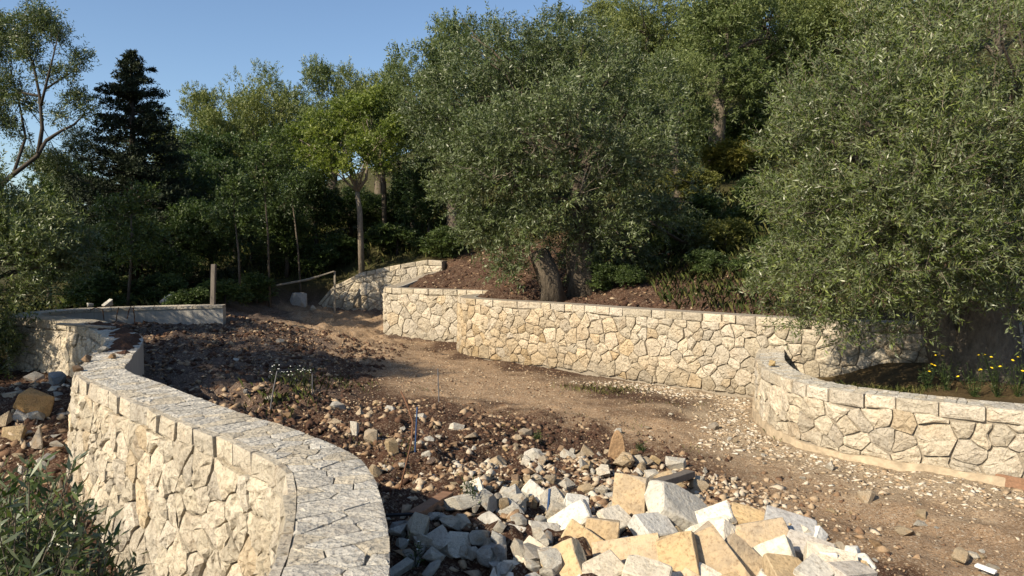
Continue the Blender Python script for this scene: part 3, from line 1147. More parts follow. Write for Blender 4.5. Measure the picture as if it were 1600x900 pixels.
def tree(name, label, base, trunk_pts, trunk_r, lobes, rng, n, lpt, tl, ll, lw, leaf, bark, cat='tree', group=None, limbs=10, limb_r=0.35, droop=0.1, up=0.15,
         rnd=0.55, out=0.5, sub=8, fill=0.12, stems=0, extra_trunks=(), wob=0.12, sides=9, spread=0.8, subr=(0.34, 0.56), fork=None, voids=0, vr=(.2, .4)):
    B = np.array(base, float)
    root = empty(name, tuple(B), label, cat, group)
    O, D, val, C, R = lobes_twigs(rng, lobes, n, sub=sub, up=up, rnd=rnd, out=out, fill=fill, subr=subr, voids=voids, vr=vr)
    V, v = twigs_to_leaves(rng, O, D, tl, lpt, ll, lw, droop=droop, val=val, spread=spread)
    crown = bpy.data.objects.new('crown', np_mesh('crown', V - B, 4, M[leaf], v))
    link(crown, root)
    TV, TF = [], []
    tube(TV, TF, trunk_pts, trunk_r, sides, wob, rng)
    for pts, rad in extra_trunks:
        tube(TV, TF, pts, rad, sides, wob, rng)
    top, rt = np.array(trunk_pts[-1], float), trunk_r[-1]
    forks = [np.array(q, float) for q in (fork or [top])]
    order = sorted(range(len(lobes)), key=lambda i: -lobes[i][3])[:limbs]
    for i in order:
        c = np.array(lobes[i][:3])
        f = min(forks, key=lambda q: np.linalg.norm(q - c))
        pts = limb_path(f, c, rng, 0.12)
        r0 = rt * limb_r * rng.uniform(0.7, 1.1)
        tube(TV, TF, pts, list(np.linspace(r0, r0 * 0.25, len(pts))), 6, 0.05, rng)
        near = [k for k in range(len(C)) if np.linalg.norm(C[k] - c) < lobes[i][3]]
        rng.shuffle(near)
        for k in near[:4]:
            p2 = limb_path(pts[3], C[k], rng, 0.05, 3)
            tube(TV, TF, p2, list(np.linspace(r0 * 0.4, r0 * 0.12, len(p2))), 5, 0, rng, cap=False)
    mesh_obj('trunk', np.array(TV) - B, TF, M[bark], root, smooth_shade=True)
    if stems:
        k = rng.choice(len(O), min(stems, len(O)), replace=False)
        SV = stem_mesh(None, O[k], D[k], np.full(len(k), tl * 0.9), 0.0025)
        s = bpy.data.objects.new('twigs', np_mesh('twigs', SV - B, 4, M['bark_pale']))
        link(s, root)
    return root


def copy_tree(src, loc, scale, rz, label, group=None):
    r = src.copy()
    COL.objects.link(r)
    r.location, r.scale, r.rotation_euler = loc, scale, (0, 0, rz)
    r['label'] = label
    if group:
        r['group'] = group
    for ch in src.children:
        c = ch.copy()
        COL.objects.link(c)
        c.parent = r
    return r


def g3(x, y, dz=0.0):
    return np.array([x, y, float(gz(x, y)) + dz])


def build_main_trees():
    r = np.random.default_rng(21)
    # ---- big olive on the right, in the planter behind the low wall
    b = g3(6.25, 9.5, -0.1)
    lob = px_lobes([(1265, 150, 9.6, 75), (1340, 90, 9.6, 85), (1430, 40, 9.8, 100), (1540, 0, 9.8, 110), (1640, -20, 9.8, 120), (1240, 240, 9.5, 65), (1300, 220, 8.8, 85), (1390, 170, 8.3, 95), (1490, 120, 8.2, 105), (1590, 110, 8.3, 110),
                    (1235, 330, 9.5, 60), (1290, 330, 8.7, 80), (1380, 290, 8.0, 95), (1480, 250, 7.8, 105), (1580, 230, 7.9, 105), (1680, 200, 8.6, 120), (1230, 420, 9.4, 55), (1290, 430, 8.8, 70), (1370, 400, 8.2, 85), (1460, 370, 7.9, 90), (1560, 350, 7.9, 95),
                    (1250, 490, 9.5, 42), (1320, 500, 9.0, 50), (1400, 480, 8.6, 65), (1480, 455, 8.3, 60), (1570, 440, 8.4, 70), (1650, 380, 8.6, 100), (1400, 250, 10.6, 150), (1540, 230, 10.8, 170), (1470, 400, 10.2, 90), (1340, 380, 10.2, 90), (1205, 300, 10.0, 30), (1210, 390, 9.6, 36), (1200, 455, 9.4, 30), (1640, 480, 9.5, 60)])
    tp = [b, b + (0.02, 0, .45), b + (0.0, 0, 1.0), b + (.1, .05, 1.6), b + (.2, .1, 2.2)]
    et = [([b + (-.35, .15, 0), b + (-.45, .2, .6), b + (-.7, .25, 1.3), b + (-1.1, .3, 2.1)], [.24, .2, .17, .12])]
    tree('olive_tree', 'big olive tree with a thick dark trunk behind the low curved wall', b, tp, [.52, .40, .36, .32, .26], lob, r, 12500, 16, .29, .074, .0165, 'olive_near', 'bark', 'olive tree', limbs=24, limb_r=.35,
         droop=.10, stems=5000, rnd=.38, subr=(.24, .42), voids=75, vr=(.16, .42), extra_trunks=et, wob=.16, sides=14, up=.28, sub=15, fork=[tp[-1], tp[-2], et[0][0][-1]])
    # ---- middle olive on the terrace
    r = np.random.default_rng(22)
    b = g3(1.62, 16.4, -0.1)
    lob = px_lobes([(760, 95, 17, 75), (690, 160, 17, 58), (830, 110, 17.5, 75), (915, 110, 17, 80), (1010, 160, 17, 75), (1060, 245, 17, 62), (715, 225, 16.5, 66), (790, 220, 15.5, 85), (880, 200, 15, 95), (980, 240, 15.5, 88), (750, 295, 16, 62),
                    (845, 310, 15.4, 80), (945, 340, 16, 80), (1045, 330, 17, 62), (775, 370, 15.8, 40), (800, 410, 15.8, 30), (755, 345, 16, 36), (905, 385, 17, 62), (995, 405, 17.5, 52), (1080, 380, 18, 40), (850, 190, 18.8, 110), (950, 220, 19, 110), (665, 140, 17.4, 38), (860, 70, 18, 55), (960, 85, 18, 55), (735, 55, 18, 45), (1090, 300, 17.2, 34), (830, 375, 15.4, 30), (870, 372, 15.2, 30), (735, 385, 16.6, 26), (785, 425, 16.2, 20), (935, 430, 16.4, 28), (652, 185, 17.2, 38), (684, 245, 16.7, 42), (706, 300, 16.4, 38)])
    p1 = at_depth(905, 400, 16.5)
    p2 = at_depth(912, 335, 16.7)
    tp = [b, b * .5 + p1 * .5, p1, p2, at_depth(900, 270, 17)]
    t2 = at_depth(866, 478, 15.9)
    t2[2] = gz(t2[0], t2[1]) - .05
    t3, t4 = at_depth(856, 430, 15.85), at_depth(842, 392, 15.8)
    et = [([t2, t3, t4], [.26, .22, .21]), ([t2 + (.2, 0, 0), t2 * .4 + t3 * .6 + (.12, 0, 0), t3 + (.1, .1, .2)], [.14, .11, .06]),
          ([t2 + (-.18, 0, -.02), t2 * .5 + t3 * .5 + (-.1, -.02, 0), t3 + (-.1, 0, .1)], [.12, .10, .06])]
    root = tree('olive_tree', 'broad olive tree with hollow leaning trunk on the terrace above the ochre wall', b, tp, [.34, .30, .27, .24, .18], lob, r, 13500, 14, .32, .098, .027, 'olive_mid', 'bark_olive', 'olive tree', limbs=22, limb_r=.4,
                droop=.1, rnd=.4, subr=(.26, .44), voids=75, vr=(.22, .6), extra_trunks=et, wob=.26, sides=14, up=.28, sub=13, fork=[tp[-1], tp[-2]])
    d = (t4 - t3) / np.linalg.norm(t4 - t3)
    V, F = [], []
    tube(V, F, [t4 - d * .02, t4 + d * .008], [.15, .15], 11, .15, r)
    o = mesh_obj('hollow', np.array(V) - b, F, M['hollow_shade'], root)  # solid dark disc on the trunk end, the hollow's shade painted in
    # bare dead twigs poking out of the crown
    TV, TF = [], []
    for (px, py, dd) in ((850, 200, 15.0), (835, 230, 15.0), (870, 235, 14.9), (770, 280, 15.2), (940, 280, 15.0), (905, 300, 15)):
        p = at_depth(px, py, dd)
        for _ in range(6):
            dv = unit(r.normal(size=3) * (.6, .4, .5) + (0, -.2, .55))
            L = r.uniform(.4, .95)
            q = limb_path(p, p + dv * L, r, 0, 4, .12)
            tube(TV, TF, q, list(np.linspace(.009, .003, 5)), 4, 0, r, False)
    mesh_obj('dead_twigs', np.array(TV) - b, TF, M['bark_pale'], root)
    # ---- olive at the left edge
    r = np.random.default_rng(23)
    b = g3(-10.6, 12.2, -0.1)
    lob = px_lobes([(-60, 360, 12.5, 110), (30, 330, 12.6, 60), (85, 360, 12.8, 55), (20, 400, 12.0, 72), (95, 418, 12.8, 48), (-70, 470, 12, 90), (22, 455, 12.2, 45), (-30, 545, 12.2, 50), (-30, 290, 12.6, 55), (115, 390, 13.4, 38), (-180, 400, 12, 130), (-160, 540, 12, 110), (-25, 590, 12.4, 35), (-80, 590, 12, 70)])
    tree('olive_tree', 'low dense olive tree at the left edge beside the wall bend', b, [b, b + (.1, 0, .6), b + (.2, 0, 1.3)], [.25, .2, .16], lob, r, 6500, 13, .28, .09, .025, 'olive_mid', 'bark', 'olive tree', limbs=12, up=.25, stems=0, fill=.2)
    # ---- sparse tall tree top left
    r = np.random.default_rng(24)
    b = g3(-16.2, 20.5, -0.1)
    d0 = 20.0
    main = [b, at_depth(-40, 330, d0), at_depth(15, 277, d0), at_depth(58, 244, d0), at_depth(72, 220, d0)]
    a1 = [at_depth(60, 240, d0), at_depth(66, 200, d0), at_depth(62, 150, d0), at_depth(52, 100, d0), at_depth(30, 48, d0)]
    a2 = [at_depth(72, 220, d0), at_depth(95, 205, d0 + .2), at_depth(115, 195, d0 + .3), at_depth(133, 178, d0 + .4)]
    a3 = [at_depth(64, 165, d0), at_depth(74, 125, d0 - .3), at_depth(84, 85, d0 - .4), at_depth(92, 50, d0 - .4)]
    a4 = [at_depth(62, 150, d0), at_depth(35, 145, d0 + .3), at_depth(8, 150, d0 + .5), at_depth(-15, 165, d0 + .5)]
    a5 = [at_depth(70, 140, d0), at_depth(100, 120, d0), at_depth(125, 105, d0)]
    a6 = [at_depth(20, 275, d0), at_depth(40, 215, d0 + .6), at_depth(30, 160, d0 + .8), at_depth(15, 100, d0 + .8)]
    lob = px_lobes([(28, 50, 20, 34), (80, 40, 19.8, 26), (55, 28, 20, 28), (95, 60, 19.8, 20), (5, 85, 20.5, 34), (50, 85, 20, 26), (125, 95, 20, 22), (105, 115, 20, 20), (15, 140, 20.5, 32), (75, 120, 20, 20), (-15, 170, 20.5, 36), (45, 165, 20.4, 22), (115, 155, 20.3, 22), (135, 175, 20.4, 16), (20, 205, 20.6, 26), (90, 185, 20.3, 16), (-30, 60, 20.3, 50), (125, 225, 22, 30), (100, 260, 22, 36), (50, 250, 22, 26)])
    tree('tall_sparse_tree', 'tall airy tree with bare forked limbs against the sky at top left', b, main, [.22, .10, .065, .055, .045], lob, r, 5200, 9, .28, .09, .028, 'olive_mid', 'bark_dark', 'tree', limbs=16, limb_r=.35, up=.25, fork=[a1[2], a1[3], a2[2], a3[2], a4[1], a5[1], a6[2]],
         extra_trunks=[(a1, [.065, .05, .04, .03, .015]), (a2, [.05, .04, .03, .015]), (a3, [.04, .03, .02, .01]), (a4, [.04, .03, .02, .01]), (a5, [.03, .02, .01]), (a6, [.045, .035, .025, .01])], wob=.06, sides=7, fill=.3, subr=(.3, .5))
    # ---- yellow green tree
    r = np.random.default_rng(25)
    b = g3(*at_depth(565, 395, 24)[:2], -0.1)
    lob = px_lobes([(500, 205, 24, 34), (458, 212, 24.6, 24), (540, 185, 24.5, 26), (578, 172, 24, 26), (604, 205, 23.6, 24), (515, 245, 23.2, 24), (568, 232, 23.2, 24), (592, 155, 24.6, 16), (478, 240, 24, 18), (612, 238, 23.8, 16), (550, 160, 25, 16), (535, 215, 24, 24), (448, 238, 24.4, 14), (430, 225, 24.8, 12), (495, 268, 23.4, 18), (540, 262, 23, 16), (595, 262, 23.4, 16), (625, 180, 24.5, 16)])
    k1, k2 = at_depth(562, 330, 24), at_depth(558, 300, 24)
    tree('young_tree', 'slim pale-trunked tree with fresh yellow green leaves behind the far wall', b, [b, k1, k2], [.11, .09, .08], lob, r, 1700, 10, .3, .11, .055, 'lime_leaf', 'bark_pale', 'tree', limbs=9, limb_r=.5, up=.2, wob=.06, subr=(.3, .6), sub=6,
         extra_trunks=[([k2, at_depth(548, 270, 24), at_depth(538, 240, 24)], [.06, .05, .03]), ([k2, at_depth(572, 280, 24), at_depth(575, 240, 24)], [.06, .05, .03])], fill=.2)
    r = np.random.default_rng(26)
    b = g3(*at_depth(601, 350, 26)[:2], -0.1)
    lob = px_lobes([(595, 180, 26, 30), (615, 200, 26, 26), (585, 215, 26, 26), (620, 165, 26, 22), (630, 225, 26, 20)])
    tree('young_tree', 'straight slender trunk with light green crown just left of the broad olive', b, [b, at_depth(600, 290, 26), at_depth(594, 235, 26)], [.10, .085, .06], lob, r, 900, 10, .3, .1, .045, 'lime_leaf', 'bark', 'tree', limbs=5, up=.2, wob=.05)
    # ---- saplings in the shade
    for (px, pyb, d, lobs, lab, lf) in (
            (198, 476, 18, [(205, 330, 18, 36), (180, 360, 18, 30), (232, 365, 18, 30), (205, 390, 17.8, 32), (170, 330, 18.2, 22), (225, 310, 18, 22)], 'small shaded sapling behind the concrete wall, round dark green crown', 'shrub'),
            (421, 440, 21, [(410, 250, 21, 28), (430, 220, 21, 26), (395, 280, 21, 22), (440, 260, 21, 22), (420, 300, 21, 20)], 'thin straight sapling with a long bare stem left of the rail post', 'shrub'),
            (375, 455, 20, [(365, 320, 20, 26), (385, 345, 20, 24), (350, 345, 20, 22), (345, 270, 20.3, 18), (375, 295, 20, 20)], 'thin sapling with bright leaf tufts behind the wooden post', 'shrub'),
            (470, 420, 23, [(455, 300, 23, 26), (475, 280, 23, 24), (440, 330, 23, 20)], 'leaning thin sapling between the far wall and the dark thicket', 'shrub')):
        b = g3(*at_depth(px, pyb, d)[:2], -.05)
        lob = px_lobes(lobs)
        top = np.array(lob[0][:3])
        tree('sapling', lab, b, [b, b * .5 + top * .5 + (.05, 0, 0), top], [.04, .03, .015], lob, r, 520, 10, .26, .085, .04, lf, 'bark', 'sapling', limbs=5, limb_r=.8, up=.2, wob=.04, sides=6)


def build_conifer():
    r = np.random.default_rng(31)
    d = 22.0
    ap = at_depth(204, 84, d)
    b = g3(ap[0], d, -.1)
    H = ap[2] - b[2]
    root = empty('fir_tree', tuple(b), 'dark pointed conifer standing against the sky on the left', 'conifer')
    TV, TF = [], []
    tube(TV, TF, [b, b + (0, 0, H * .5), b + (0, 0, H * .98)], [.2, .12, .02], 8, .05, r)
    O, D = [], []
    nb = 260
    for i in range(nb):
        t = (i + .5) / nb
        h = H * (1 - t * .93)
        if t > .12:
            h = round(h / .42) * .42 + r.normal() * .22
        L = (0.16 + 2.35 * t ** 0.85) * r.uniform(.6, 1.2)
        az = i * 2.4 + r.normal() * .3
        dv = np.array([math.cos(az), math.sin(az), 0.20 - .25 * t])
        p0 = b + (0, 0, h)
        q = [p0, p0 + dv * L * .5 + (0, 0, -.04 * L), p0 + dv * L + (0, 0, .06 * L)]
        if t > .05:
            tube(TV, TF, q, [.03 * (.3 + t), .02 * (.3 + t), .006], 4, 0, r, False)
        m = int(9 + 66 * t ** .7)
        f = r.random(m) ** .6
        pts = p0 + dv * L * f[:, None] + r.normal(size=(m, 3)) * np.array([.11, .11, .05]) * (0.18 + L * .42)
        O.append(pts)
        D.append(unit(dv * .9 + r.normal(size=(m, 3)) * .55 + (0, 0, .25)))
    O, D = np.vstack(O), np.vstack(D)
    TLs = .09 + .09 * np.clip((b[2] + H - O[:, 2]) / 2.5, 0, 1)
    V, v = twigs_to_leaves(r, O, D, TLs, 8, .10, .034, spread=.6, droop=.1)
    mesh_obj('trunk', np.array(TV) - b, TF, M['bark_dark'], root, smooth_shade=True)
    link(bpy.data.objects.new('crown', np_mesh('crown', V - b, 4, M['conifer'], v)), root)


def proto_tree(kind, seed):
    """unit tree: height 1, crown about 0.9 wide; first copy is placed by the caller"""
    r = np.random.default_rng(seed)
    lob = []
    if kind == 'olive':
        for _ in range(20):
            d = unit(r.normal(size=3))
            rr = r.uniform(.11, .19)
            c = np.array([0, 0, .56]) + d * np.array([.34, .34, .31]) * r.uniform(.5, 1.0)
            lob.append((*c, rr))
        args = dict(n=5200, lpt=11, tl=.048, ll=.0165, lw=.0056, leaf='olive_far', bark='bark')
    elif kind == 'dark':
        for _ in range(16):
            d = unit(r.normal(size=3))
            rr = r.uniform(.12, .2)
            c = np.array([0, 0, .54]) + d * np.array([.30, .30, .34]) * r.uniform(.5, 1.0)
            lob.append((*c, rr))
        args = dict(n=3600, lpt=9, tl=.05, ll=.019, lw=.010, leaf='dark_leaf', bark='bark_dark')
    else:
        for _ in range(14):
            d = unit(r.normal(size=3))
            rr = r.uniform(.14, .24)
            c = np.array([0, 0, .45]) + np.abs(d) * np.array([1, 1, 1]) * 0 + d * np.array([.42, .42, .30]) * r.uniform(.4, 1.0)
            lob.append((*c, rr))
        args = dict(n=1500, lpt=9, tl=.10, ll=.055, lw=.022, leaf='shrub' if kind == 'shrub' else 'shrub_yellow', bark='bark_dark')
    z = np.zeros(3)
    tp = [z, z + (.02, 0, .15), z + (-.01, .02, .32), z + (.01, 0, .5)]
    rad = [.05, .036, .032, .02] if kind == 'olive' else [.026, .02, .018, .012]
    return tree({'olive': 'olive_tree', 'dark': 'broadleaf_tree'}.get(kind, 'shrub'), '', z, tp, rad, lob, r, args['n'], args['lpt'], args['tl'], args['ll'], args['lw'], args['leaf'], args['bark'],
                cat={'olive': 'olive tree', 'dark': 'tree'}.get(kind, 'shrub'), limbs=8, limb_r=.6, sub=8, droop=.1, up=.2, wob=.1, sides=7, voids=26, vr=(.035, .085))


def build_back_trees():
    r = np.random.default_rng(41)
    protos = {'A': proto_tree('olive', 51), 'B': proto_tree('olive', 52), 'C': proto_tree('olive', 53), 'D': proto_tree('dark', 54), 'E': proto_tree('dark', 55), 'S': proto_tree('shrub', 56), 'T': proto_tree('shrub', 57), 'Y': proto_tree('yellow', 58)}
    used = {k: False for k in protos}
    G1, G2, G3 = 'olive trees along the skyline', 'dark trees in the shaded wood', 'shrubs on the slope'
    L = [  # px, top y, distance, width px, prototype, label, group
        (262, 170, 33, 110, 'A', 'olive crown showing just right of the conifer on the skyline', G1),
        (325, 128, 33, 120, 'B', 'grey green olive on the skyline, second right of the conifer', G1),
        (395, 108, 36, 120, 'C', 'rounded olive on the left skyline, midway between conifer and yellow green tree', G1),
        (455, 100, 39, 110, 'A', 'far olive on the skyline above the left side of the yellow green tree', G1),
        (515, 88, 37, 130, 'B', 'tallest olive of the left skyline, above the yellow green tree', G1),
        (592, 82, 36, 120, 'C', 'olive in the dip of the skyline right of the yellow green tree', G1),
        (650, 62, 33, 130, 'A', 'olive on the rising skyline touching the broad middle olive', G1),
        (712, 8, 25, 180, 'B', 'high pale olive behind the top left of the broad middle olive', G1),
        (805, 30, 31, 140, 'C', 'olive peeping over the top of the broad middle olive', G1),
        (868, 25, 40, 100, 'A', 'small far olive where the sky ends above the broad olive', G1),
        (950, -12, 38, 130, 'B', 'olive at the right end of the visible sky', G1),
        (1015, -40, 33, 170, 'C', 'hillside olive above the right shoulder of the broad olive', G1),
        (1130, -60, 27, 250, 'A', 'large hillside olive with its trunk showing between the two big olives', G1),
        (1215, -60, 31, 190, 'B', 'hillside olive at the top edge, left of the big right olive', G1),
        (1310, -60, 28, 180, 'C', 'shaded olive at the top edge behind the big right olive', G1),
        (1190, -40, 44, 220, 'B', 'far olive closing the sky between the hillside olives', G1),
        (1420, -90, 33, 230, 'A', 'olive hidden mostly behind the big right olive', G1),
        (1060, 60, 24, 140, 'C', 'lower hillside olive just right of the broad middle olive', G1),
        (1010, 10, 44, 140, 'A', 'distant olive high on the hill at the top edge', G1),
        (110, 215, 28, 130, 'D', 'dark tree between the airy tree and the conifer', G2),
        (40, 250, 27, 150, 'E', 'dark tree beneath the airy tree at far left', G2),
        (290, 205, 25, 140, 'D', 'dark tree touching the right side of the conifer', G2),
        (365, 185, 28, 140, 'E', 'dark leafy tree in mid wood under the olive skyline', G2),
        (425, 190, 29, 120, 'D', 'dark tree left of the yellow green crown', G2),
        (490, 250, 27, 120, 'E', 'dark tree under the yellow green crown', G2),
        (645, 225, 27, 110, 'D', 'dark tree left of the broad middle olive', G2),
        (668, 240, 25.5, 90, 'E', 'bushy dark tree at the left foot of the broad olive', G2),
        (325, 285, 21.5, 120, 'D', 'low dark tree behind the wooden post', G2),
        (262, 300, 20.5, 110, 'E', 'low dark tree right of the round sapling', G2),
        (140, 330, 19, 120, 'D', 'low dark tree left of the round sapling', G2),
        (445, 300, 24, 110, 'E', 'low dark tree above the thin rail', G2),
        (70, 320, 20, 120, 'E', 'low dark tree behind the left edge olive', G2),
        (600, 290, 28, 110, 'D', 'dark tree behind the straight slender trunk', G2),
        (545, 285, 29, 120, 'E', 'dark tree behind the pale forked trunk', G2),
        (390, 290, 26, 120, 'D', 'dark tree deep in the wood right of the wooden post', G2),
        (300, 448, 16.9, 80, 'S', 'green mound of shrub behind the concrete wall by the wooden post', G3),
        (240, 430, 19, 90, 'T', 'dark shrub behind the concrete wall', G3),
        (150, 420, 18, 110, 'S', 'dark shrub behind the left end of the concrete wall', G3),
        (350, 430, 19, 80, 'T', 'dark shrub right behind the wooden post', G3),
        (400, 425, 21, 80, 'S', 'low shrub on the bank left of the rail', G3),
        (480, 400, 24.5, 90, 'T', 'low shrub on the bank above the rail', G3),
        (535, 385, 25.5, 80, 'S', 'shrub at the foot of the pale forked trunk', G3),
        (620, 365, 25, 90, 'T', 'shrub above the top of the sloping far wall', G3),
        (690, 350, 23.5, 80, 'S', 'shrub at the right end of the sloping far wall', G3),
        (935, 405, 16.2, 70, 'S', 'leafy suckers at the foot of the broad olive trunk', G3),
        (985, 430, 16.0, 66, 'T', 'green shrub right of the broad olive trunk', G3),
        (1045, 370, 18.5, 100, 'S', 'dark shrub under the right side of the broad olive', G3),
        (1010, 345, 21, 110, 'T', 'shaded shrub up the slope behind the broad olive', G3),
        (1100, 425, 16, 70, 'S', 'low shrub on the terrace between the two big olives', G3),
        (1135, 345, 17.5, 110, 'Y', 'sunny yellow green bush between the two big olives', G3),
        (1180, 400, 15, 70, 'S', 'shrub touching the left side of the big right olive', G3),
        (1075, 275, 24, 90, 'Y', 'yellowish bush on the slope behind the broad olive', G3),
        (1140, 250, 26, 110, 'Y', 'dry yellow bush below the hillside olive trunk', G3),
        (1180, 310, 22, 90, 'T', 'dark bush on the slope left of the big right olive', G3),
        (1100, 320, 20.5, 90, 'S', 'dark bush mid slope between the two big olives', G3),
        (1240, 380, 15.5, 110, 'T', 'dark bush behind the big right olive', G3),
        (1165, 345, 19.5, 80, 'T', 'dark bush above the sunny yellow green bush', G3),
        (1120, 245, 29, 110, 'S', 'bush right below the crown of the large hillside olive', G3),
        (1195, 255, 27, 110, 'S', 'bush on the upper slope left of the big right olive', G3),
        (1215, 180, 31, 120, 'T', 'bush high on the slope at the edge of the big right olive', G3),
        (1060, 215, 30, 110, 'T', 'bush high on the slope right of the broad olive', G3),
        (430, 355, 30, 90, 'Y', 'sunlit yellow bush glimpsed deep in the wood', G3),
        (615, 330, 29, 60, 'Y', 'sunlit bush beside the straight slender trunk', G3),
    ]
    for (px, pyt, d, wpx, k, lab, grp) in L:
        p = at_depth(px, pyt, d)
        b = g3(p[0], p[1], -.05)
        h = max(p[2] - b[2], .5)
        w = wpx * d / FPX
        width0 = {'S': 1.15, 'T': 1.15, 'Y': 1.15}.get(k, .92)
        sx = w / width0 * (1.34 if k in 'ABCDE' else 1.12)
        hs = h / ({'S': .93, 'T': .93, 'Y': .93}.get(k, .97))
        if k in 'ABC':
            sx = max(sx, hs * .78)
        if k in 'STY':
            hs = max(hs, sx * .72)
        rz = r.uniform(0, 6.28)
        if not used[k]:
            o = protos[k]
            used[k] = True
            o.location, o.scale, o.rotation_euler = tuple(b), (sx, sx, hs), (0, 0, rz)
            tag(o, lab, None, grp)
        else:
            copy_tree(protos[k], tuple(b), (sx, sx, hs), rz, lab, grp)
    # the wood goes on to the left of the frame and shades the yard
    for i, (x, y, h, w) in enumerate(((-9.3, 6.7, 6.8, 5.2), (-11.8, 5.6, 9.8, 5.4), (-14.8, 13.6, 10.4, 5.6))):
        copy_tree(protos['ABC'[i]], tuple(g3(x, y, -.05)), (w / .92, w / .92, h / .97), r.uniform(0, 6), ['olive beside the wall just outside the left edge', 'taller olive standing left of the picture', 'tall olive behind the left edge olive'][i], 'olives left of the yard')


# ------------------------------------------------------------------ rocks
def hull_mesh(name, pts, mat, bevel=0.0, flat=True, jitter=0.0, rng=None):
    bm = bmesh.new()
    for p in pts:
        bm.verts.new(p)
    res = bmesh.ops.convex_hull(bm, input=bm.verts)
    bmesh.ops.delete(bm, geom=[g for g in res['geom_interior'] if isinstance(g, bmesh.types.BMVert)], context='VERTS')
    loose = [v for v in bm.verts if not v.link_faces]
    if loose:
        bmesh.ops.delete(bm, geom=loose, context='VERTS')
    bmesh.ops.dissolve_limit(bm, angle_limit=math.radians(9), verts=bm.verts, edges=bm.edges)
    if bevel:
        bmesh.ops.bevel(bm, geom=list(bm.edges), offset=bevel, segments=1, affect='EDGES', clamp_overlap=True)
    bmesh.ops.recalc_face_normals(bm, faces=bm.faces)
    me = bpy.data.meshes.new(name)
    bm.to_mesh(me)
    bm.free()
    me.materials.append(mat)
    return me


def rock_variants(n, rng, mat, name='rock'):
    out = []
    for i in range(n):
        m = rng.integers(11, 17)
        p = unit(rng.normal(size=(m, 3))) * rng.uniform(.72, 1.0, (m, 1))
        # angular: push towards a box
        q = np.sign(p) * np.abs(p) ** rng.uniform(.55, .95)
        q /= np.abs(q).max()
        out.append(hull_mesh(name, q * 0.5, mat, bevel=0.010))
    return out


def block_mesh(L, W, T, rng, chip=.62):
    pts = []
    for sx in (-1, 1):
        for sy in (-1, 1):
            for sz in (-1, 1):
                c = np.array([sx * L / 2, sy * W / 2, sz * T / 2]) + rng.normal(size=3) * np.array([L, W, T]) * .035
                if rng.random() < chip:
                    k = rng.uniform(.08, .45, 3) * np.array([min(L, W * 1.5), W, T * .8])
                    for a in range(3):
                        q = c.copy()
                        q[a] -= (sx, sy, sz)[a] * k[a]
                        pts.append(q)
                else:
                    pts.append(c)
    return hull_mesh('dressed_block', pts, M['block'], bevel=.009)


def rock_color(rng, pal):
    base = {'pale': (0.60, 0.565, 0.48), 'ochre': (0.46, 0.37, 0.25), 'brown': (0.33, 0.23, 0.15), 'grey': (0.42, 0.39, 0.34)}[pal]
    c = np.array(base) * rng.uniform(.8, 1.12)
    return (*np.clip(c + rng.normal() * np.array([.02, .005, -.015]), .02, .8), 1)


def place_rock(me, p, size, rng, pal, label, group, flat=1.0, sink=.25, name='rock', cat='rock'):
    o = bpy.data.objects.new(name, me)
    sc = size * np.array([rng.uniform(.8, 1.3), rng.uniform(.65, 1.0), rng.uniform(.5, .85) * flat])
    o.scale = sc
    o.rotation_euler = (rng.normal() * .35, rng.normal() * .35, rng.uniform(0, 6.28))
    o.location = (p[0], p[1], p[2] + sc[2] * (.5 - sink))
    o.color = rock_color(rng, pal)
    link(o)
    return tag(o, label, cat, group)


def scatter_px(rng, n, poly):
    """uniform pixels inside a photo polygon"""
    P = np.array(poly, float)
    out = []
    while len(out) < n:
        q = rng.uniform(P.min(0), P.max(0), (n * 3, 2))
        ok = sdf(q[:, 0], q[:, 1], P) > 0
        out += list(q[ok])
    return out[:n]


